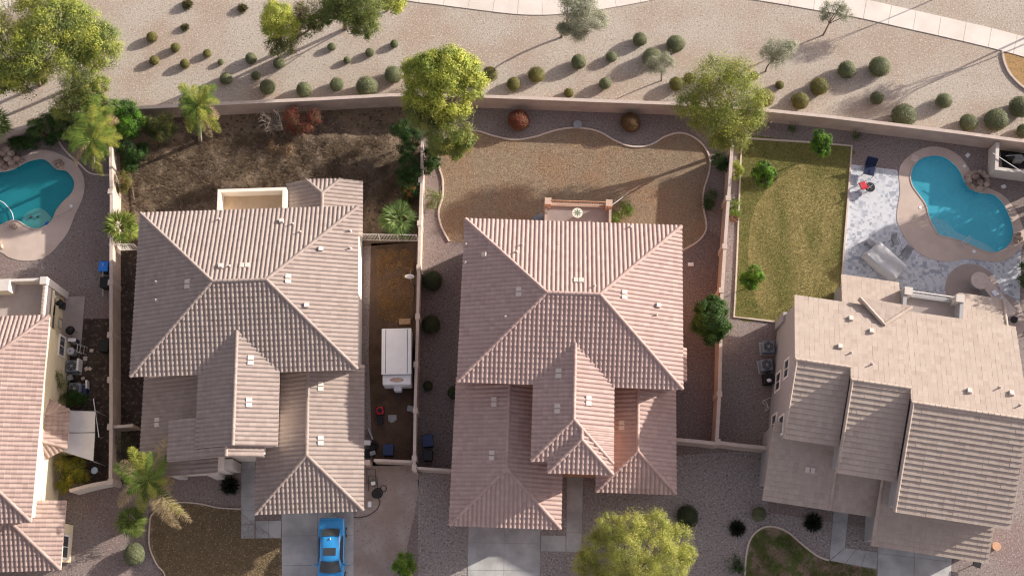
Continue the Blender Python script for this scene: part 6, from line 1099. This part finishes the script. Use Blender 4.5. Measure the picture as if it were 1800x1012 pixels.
# navy lounge chair, red chair, round fire pit
def chair(name, label, x, y, rz, seatm, framem, w=.55, h=.42, bh=.5, cat='chair', recl=.25):
    p = P(x, y, 0); r = thing(name, label, cat, tuple(p)); ca, sa = math.cos(rz), math.sin(rz)
    def L(a, b_, z): return (p[0] + a * ca - b_ * sa, p[1] + a * sa + b_ * ca, z)
    MB().rbox(L(0, 0, h), (w, w, .06), rz, .02).build('seat', seatm, r)
    q = [L(-w / 2, w / 2, h + .05), L(w / 2, w / 2, h + .05), L(w / 2, w / 2 + recl, h + bh), L(-w / 2, w / 2 + recl, h + bh)]; q2 = [(a[0] - sa * .05 * -1, a[1] + ca * .05, a[2]) for a in q]; MB().add(q + q2, [[0, 1, 2, 3], [7, 6, 5, 4], [0, 1, 5, 4], [1, 2, 6, 5], [2, 3, 7, 6], [3, 0, 4, 7]]).build('backrest', seatm, r)
    for a in (-1, 1):
        for b_ in (-1, 1): MB().tube([L(a * w * .48, b_ * w * .46, 0), L(a * w * .48, b_ * w * .46, h)], .018, 5).build('leg', framem, r)
        MB().tube([L(a * w * .52, -w * .45, h), L(a * w * .52, -w * .45, h + .22), L(a * w * .52, w * .5, h + .24)], .02, 5).build('armrest', framem, r)
    return r
chair('camp_chair', 'navy folding camp chair on the sunny pavers', 1525, 303, R(-15), NAVY, DARKM, w=.8, h=.42, bh=.55, recl=.45)
chair('garden_chair', 'red chair between the camp chair and the round black fire pit', 1514, 329, R(200), REDP, DARKM, w=.52, bh=.35, recl=.12)
c = P(1529, 329, .45); clutter('round black fire pit on the sunny pavers', 'fire pit', 'fire_pit', [('bowl', MB().cyl((c[0], c[1], .25), .22, .2, 24, .40), BLACK), ('lid_bar', MB().box((c[0], c[1], .47), (.55, .04, .03), .7).box((c[0], c[1], .475), (.3, .03, .03), 2.2), GREYM)] + [('leg', MB().tube([(c[0] + .2 * math.cos(a), c[1] + .2 * math.sin(a), .3), (c[0] + .35 * math.cos(a), c[1] + .35 * math.sin(a), 0)], .018), DARKM) for a in (0, 2.1, 4.2)], (1529, 334))
# covered hot tub, mat and chairs
q = [P(1547, 424, .95), P(1594, 467, .95), P(1574, 492, .95), P(1521, 446, .95)]; V = []; F = []; n = 13
for i in range(n):
    for j in range(n):
        u, v = i / (n - 1), j / (n - 1); p = (q[0] * (1 - u) + q[1] * u) * (1 - v) + (q[3] * (1 - u) + q[2] * u) * v; e = min(u, v, 1 - u, 1 - v); p = p + (0, 0, .10 * math.sin(3 * u + 5 * v) * (e > 0) + .06 * math.sin(9 * u * v) + RNG.normal(0, .012) + .12 * min(1, e * 5)); V.append(p)
F = [[i * n + j, i * n + j + 1, (i + 1) * n + j + 1, (i + 1) * n + j] for i in range(n - 1) for j in range(n - 1)]
rim = [i * n for i in range(n)] + [(n - 1) * n + j for j in range(1, n)] + [i * n + n - 1 for i in range(n - 2, -1, -1)] + [j for j in range(n - 2, 0, -1)]; k = len(V); m_ = np.mean(V, axis=0)
for i in rim: d = V[i] - m_; d[2] = 0; d /= np.linalg.norm(d); V.append(V[i] * (1, 1, 0) + d * .12 * random.uniform(.3, 1.4) + (0, 0, .05))
F += [[rim[i], rim[(i + 1) % len(rim)], k + (i + 1) % len(rim), k + i] for i in range(len(rim))]
o = mk('covered_table', V, F, TARP, None, smooth=True); tag(o, 'long patio table under a wrinkled pale grey cover', 'table')
one('cushion_box', 'slim grey box at the corner of the covered table', 'box', MB().rbox(at(1529, 429, .0), (.75, .45, .35), -.8, .03), GREYM)
chair('garden_chair', 'wire patio chair above the covered table', 1570, 428, R(20), GREYM, DARKM, w=.5); chair('garden_chair', 'grey patio chair with black back beside the covered table', 1588, 450, R(-35), GREYM, DARKM, w=.55)
# outdoor kitchen
r = thing('outdoor_kitchen', 'beige outdoor kitchen counter with round bar end', 'counter', at(1750, 520, 0)); c = P(1723, 493, 1.05); MB().cyl((c[0], c[1], 0), .42, 1.0, 24).build('pedestal', GREYW, r); MB().cyl((c[0], c[1], 1.0), .66, .07, 36).build('round_top', STONE, r)
a, d = P(1733, 497, 1.0), P(1780, 551, 1.0); L_ = np.linalg.norm(d - a); rz = math.atan2(d[1] - a[1], d[0] - a[0]); m_ = (a + d) / 2; MB().box((m_[0], m_[1], 0), (L_ * .94, .66, .93), rz).build('base', GREYW, r); MB().rbox((m_[0], m_[1], .93), (L_, .8, .065), rz, .02).build('counter_top', STONE, r)
for t, m2, nm in ((.33, CHROME, 'sink'), (.58, mat('grill_lid', (.5, .56, .62), .3, metal=.7), 'grill')): p = a + (d - a) * t; MB().rbox((p[0], p[1], .99), (.5, .42, .06 if nm == 'sink' else .16), rz, .03).build(nm, m2, r)
one('bar_stool', 'black stool at the lower end of the outdoor kitchen', 'stool', MB().cyl(at(1782, 562, 0), .06, .6, 8).cyl(at(1782, 562, .6), .26, .07, 18), BLACK)
# balcony table of the middle house
c = P(1015, 374, 3.75); r = thing('patio_table', 'round white balcony table with a star pattern behind the middle house', 'table', (c[0], c[1], 3.0)); MB().cyl((c[0], c[1], 3.7), .38, .05, 32).build('table_top', mat('cream_paint', (.72, .70, .58), .6), r); MB().cyl((c[0], c[1], 3.0), .05, .7, 10).build('pedestal', DARKM, r)
b = MB()
for k in range(8): a_ = k * math.pi / 4; b.add([(c[0], c[1], 3.754), (c[0] + .17 * math.cos(a_ - .28), c[1] + .17 * math.sin(a_ - .28), 3.754), (c[0] + .33 * math.cos(a_), c[1] + .33 * math.sin(a_), 3.754), (c[0] + .17 * math.cos(a_ + .28), c[1] + .17 * math.sin(a_ + .28), 3.754)], [[0, 1, 2, 3]])
b.build('star_pattern', mat('table_green', (.12, .16, .12), .6), r)
for x, y, rz in ((1003, 384, 2.5), (1028, 384, -2.5)):
    pass
one('metal_panel', 'pale blue-grey panel on the ground behind the middle house', 'panel', MB().rbox(at(947, 384, .1), (.8, .6, .05), .6, .02), ACM)
one('fountain_bowl', 'small dark fountain bowl on the wavy curb', 'bowl', MB().cyl(at(1015, 221, 0), .22, .25, 18, .34), GREYM)
one('wire', 'thin diagonal wire stake from the balcony into the lawn', 'wire', MB().tube([at(1075, 361, 3.8), at(1106, 338, .3)], .012, 4), WHITEP)
one('utility_box', 'white utility box beside the middle house', 'box', MB().rbox(at(1214, 465, 0), (.42, .26, .12), 0, .02), WHITEP)
# trailer-yard clutter
c = P(667, 720, .6); clutter('red push mower in the shaded trailer yard', 'mower', 'lawn_mower', [('deck', MB().rbox((c[0], c[1], .12), (.5, .55, .2), .2, .06), REDP), ('engine', MB().cyl((c[0], c[1], .3), .16, .2, 14), BLACK), ('handle', MB().tube([(c[0] - .2, c[1] - .25, .3), (c[0] - .17, c[1] - 1.0, .9), (c[0] + .2, c[1] - 1.0, .9), (c[0] + .2, c[1] - .25, .3)], .02), DARKM)] + [('wheel', MB().tube([(c[0] + a * .24, c[1] + b_ * .22, .1), (c[0] + a * .3, c[1] + b_ * .22, .1)], .1, 10), RUB) for a in (-1, 1) for b_ in (-1, 1)], (667, 722))
one('crate', 'dark plastic crate below the red mower', 'crate', MB().rbox(at(669, 738, 0), (.4, .6, .35), .05, .03), BLACK); one('crate', 'grey crate beside the pier of the thin wall', 'crate', MB().rbox(at(722, 719, 0), (.45, .4, .4), -.2, .03), GREYM)
one('paving_slab', 'square grey slab on the dirt below the trailer', 'slab', MB().rbox(at(690, 736, 0), (.62, .6, .05), .05, .02), GREYM); one('paving_slab', 'tan block behind the trailer', 'slab', MB().rbox(at(712, 566, 0), (.85, .45, .2), .05, .03), WOOD)
for x, y, w_, l_, rz, m_, lb in ((652, 763, .12, .9, .4, GREYM, 'grey plank leaning by the left house wall'), (646, 779, .5, .35, 0, WHITEP, 'pale box at the top of the junk by the left garage'), (656, 788, .35, .3, .4, BLACK, 'black box in the junk by the left garage'), (647, 797, .35, .6, .1, BLACK, 'tall dark box in the junk by the left garage'), (656, 797, .4, .3, .3, GREYM, 'grey box in the junk by the left garage')): one('junk_box', lb, 'box', MB().rbox(at(x, y, 0), (w_, l_, .4), rz, .02), m_, 'junk beside the left garage')
one('tyre', 'old tyre in the junk by the left garage', 'tyre', MB().ring(at(658, 783, .12), .24, .09, 20), RUB)
c = P(655, 847, .3); one('crate', 'small grey-green crate on the packed dirt strip', 'crate', MB().rbox((c[0], c[1], 0), (.5, .35, .3), -.7, .03), mat('olive_plastic', (.16, .17, .12), .6)); one('crate', 'dark frame with white box beside the left garage', 'frame', MB().box(at(656, 848 + 1, .31), (.3, .24, .06), .1), WHITEP)
one('hose_coil', 'black garden hose coiled beside the left garage', 'hose', MB().ring(at(664, 866, .06), .34, .03, 22).ring(at(663, 867, .12), .27, .03, 22).ring(at(664, 866, .18), .20, .03, 22).ring(at(674, 858, .05), .22, .022, 18).tube([P(x, y, .04) for x, y in smoothloop([(662, 872), (668, 882), (662, 895), (648, 905), (632, 909), (622, 908)], 4, closed=False)], .025, 5), RUB)
one('pot', 'black planter bowl on the packed dirt strip', 'pot', MB().cyl(at(662, 868, .1), .25, .3, 18, .33), BLACK); one('utility_box', 'small white box on the gravel by the left garage corner', 'box', MB().rbox(at(650, 886, 0), (.26, .4, .2), 0, .02), WHITEP)
for x, y, rz, lb in ((653, 838, .2, 'rusty pipe frame leaning by the left garage'), (656, 850, -.1, 'second pipe frame by the left garage')): c = P(x, y, .1); one('pipe_frame', lb, 'frame', MB().tube([(c[0] - .3, c[1] - .5, .1), (c[0] - .3, c[1] + .5, .5), (c[0] + .3, c[1] + .5, .5), (c[0] + .35, c[1] - .5, .1)], .025), DARKM)
# satellite dish
c = P(720, 486, 2.0); r = thing('satellite_dish', 'white dish on a pole beside the thin wall', 'dish', (c[0], c[1], 0)); MB().cyl((c[0], c[1], 0), .03, 2.0, 8).build('mast', GREYM, r); MB().ball((c[0], c[1], 2.0), (.36, .14, .36), 18, 10).build('dish', WHITEP, r, smooth=True); MB().tube([(c[0], c[1], 1.95), (c[0] + .1, c[1] + .5, 2.1)], .02).build('arm', GREYM, r)
# things beside the right house
one('hose_coil', 'pale hose tangle beside the right house wall', 'hose', MB().tube([P(x, y, .05) for x, y in smoothloop([(1342, 702), (1350, 712), (1344, 722), (1352, 716), (1340, 706), (1356, 698)], 4, closed=False)], .02, 5), WHITEP)
one('plastic_bag', 'crumpled white bag on the black bin beside the right house', 'bag', MB().ball(at(1352, 668, 1.15), (.18, .13, .08), 9, 6, .2), WHITEP)
c = P(1335, 786, 1.0); one('ladder', 'thin pale frame behind the grey front return wall', 'frame', MB().tube([at(1268, 757, .3), at(1281, 773, .3)], .02).tube([at(1332, 772, .3), at(1342, 760, .3)], .015), GREYM)
c = P(1717, 991, .5); clutter('tilted black lamp with glass panel at the bottom right', 'floodlight', 'floodlight', [('panel', MB().rbox((c[0], c[1], .5), (.55, .4, .08), -.4, .02), BLACK), ('stand', MB().tube([(c[0] - .3, c[1] - .1, 0), (c[0] - .2, c[1], .5)], .03), DARKM)], (1717, 998))
one('planter', 'terracotta planter right of the right garage roof', 'planter', MB().cyl(at(1748, 960, 0), .22, .4, 18, .3), ORANGEP)
c = P(402, 832, .2); one('pale_stone', 'small pale stone on the gravel by the dark spiky shrub', 'stone', MB().ball((c[0], c[1], .05), (.12, .09, .08), 9, 6, .1), STONE)
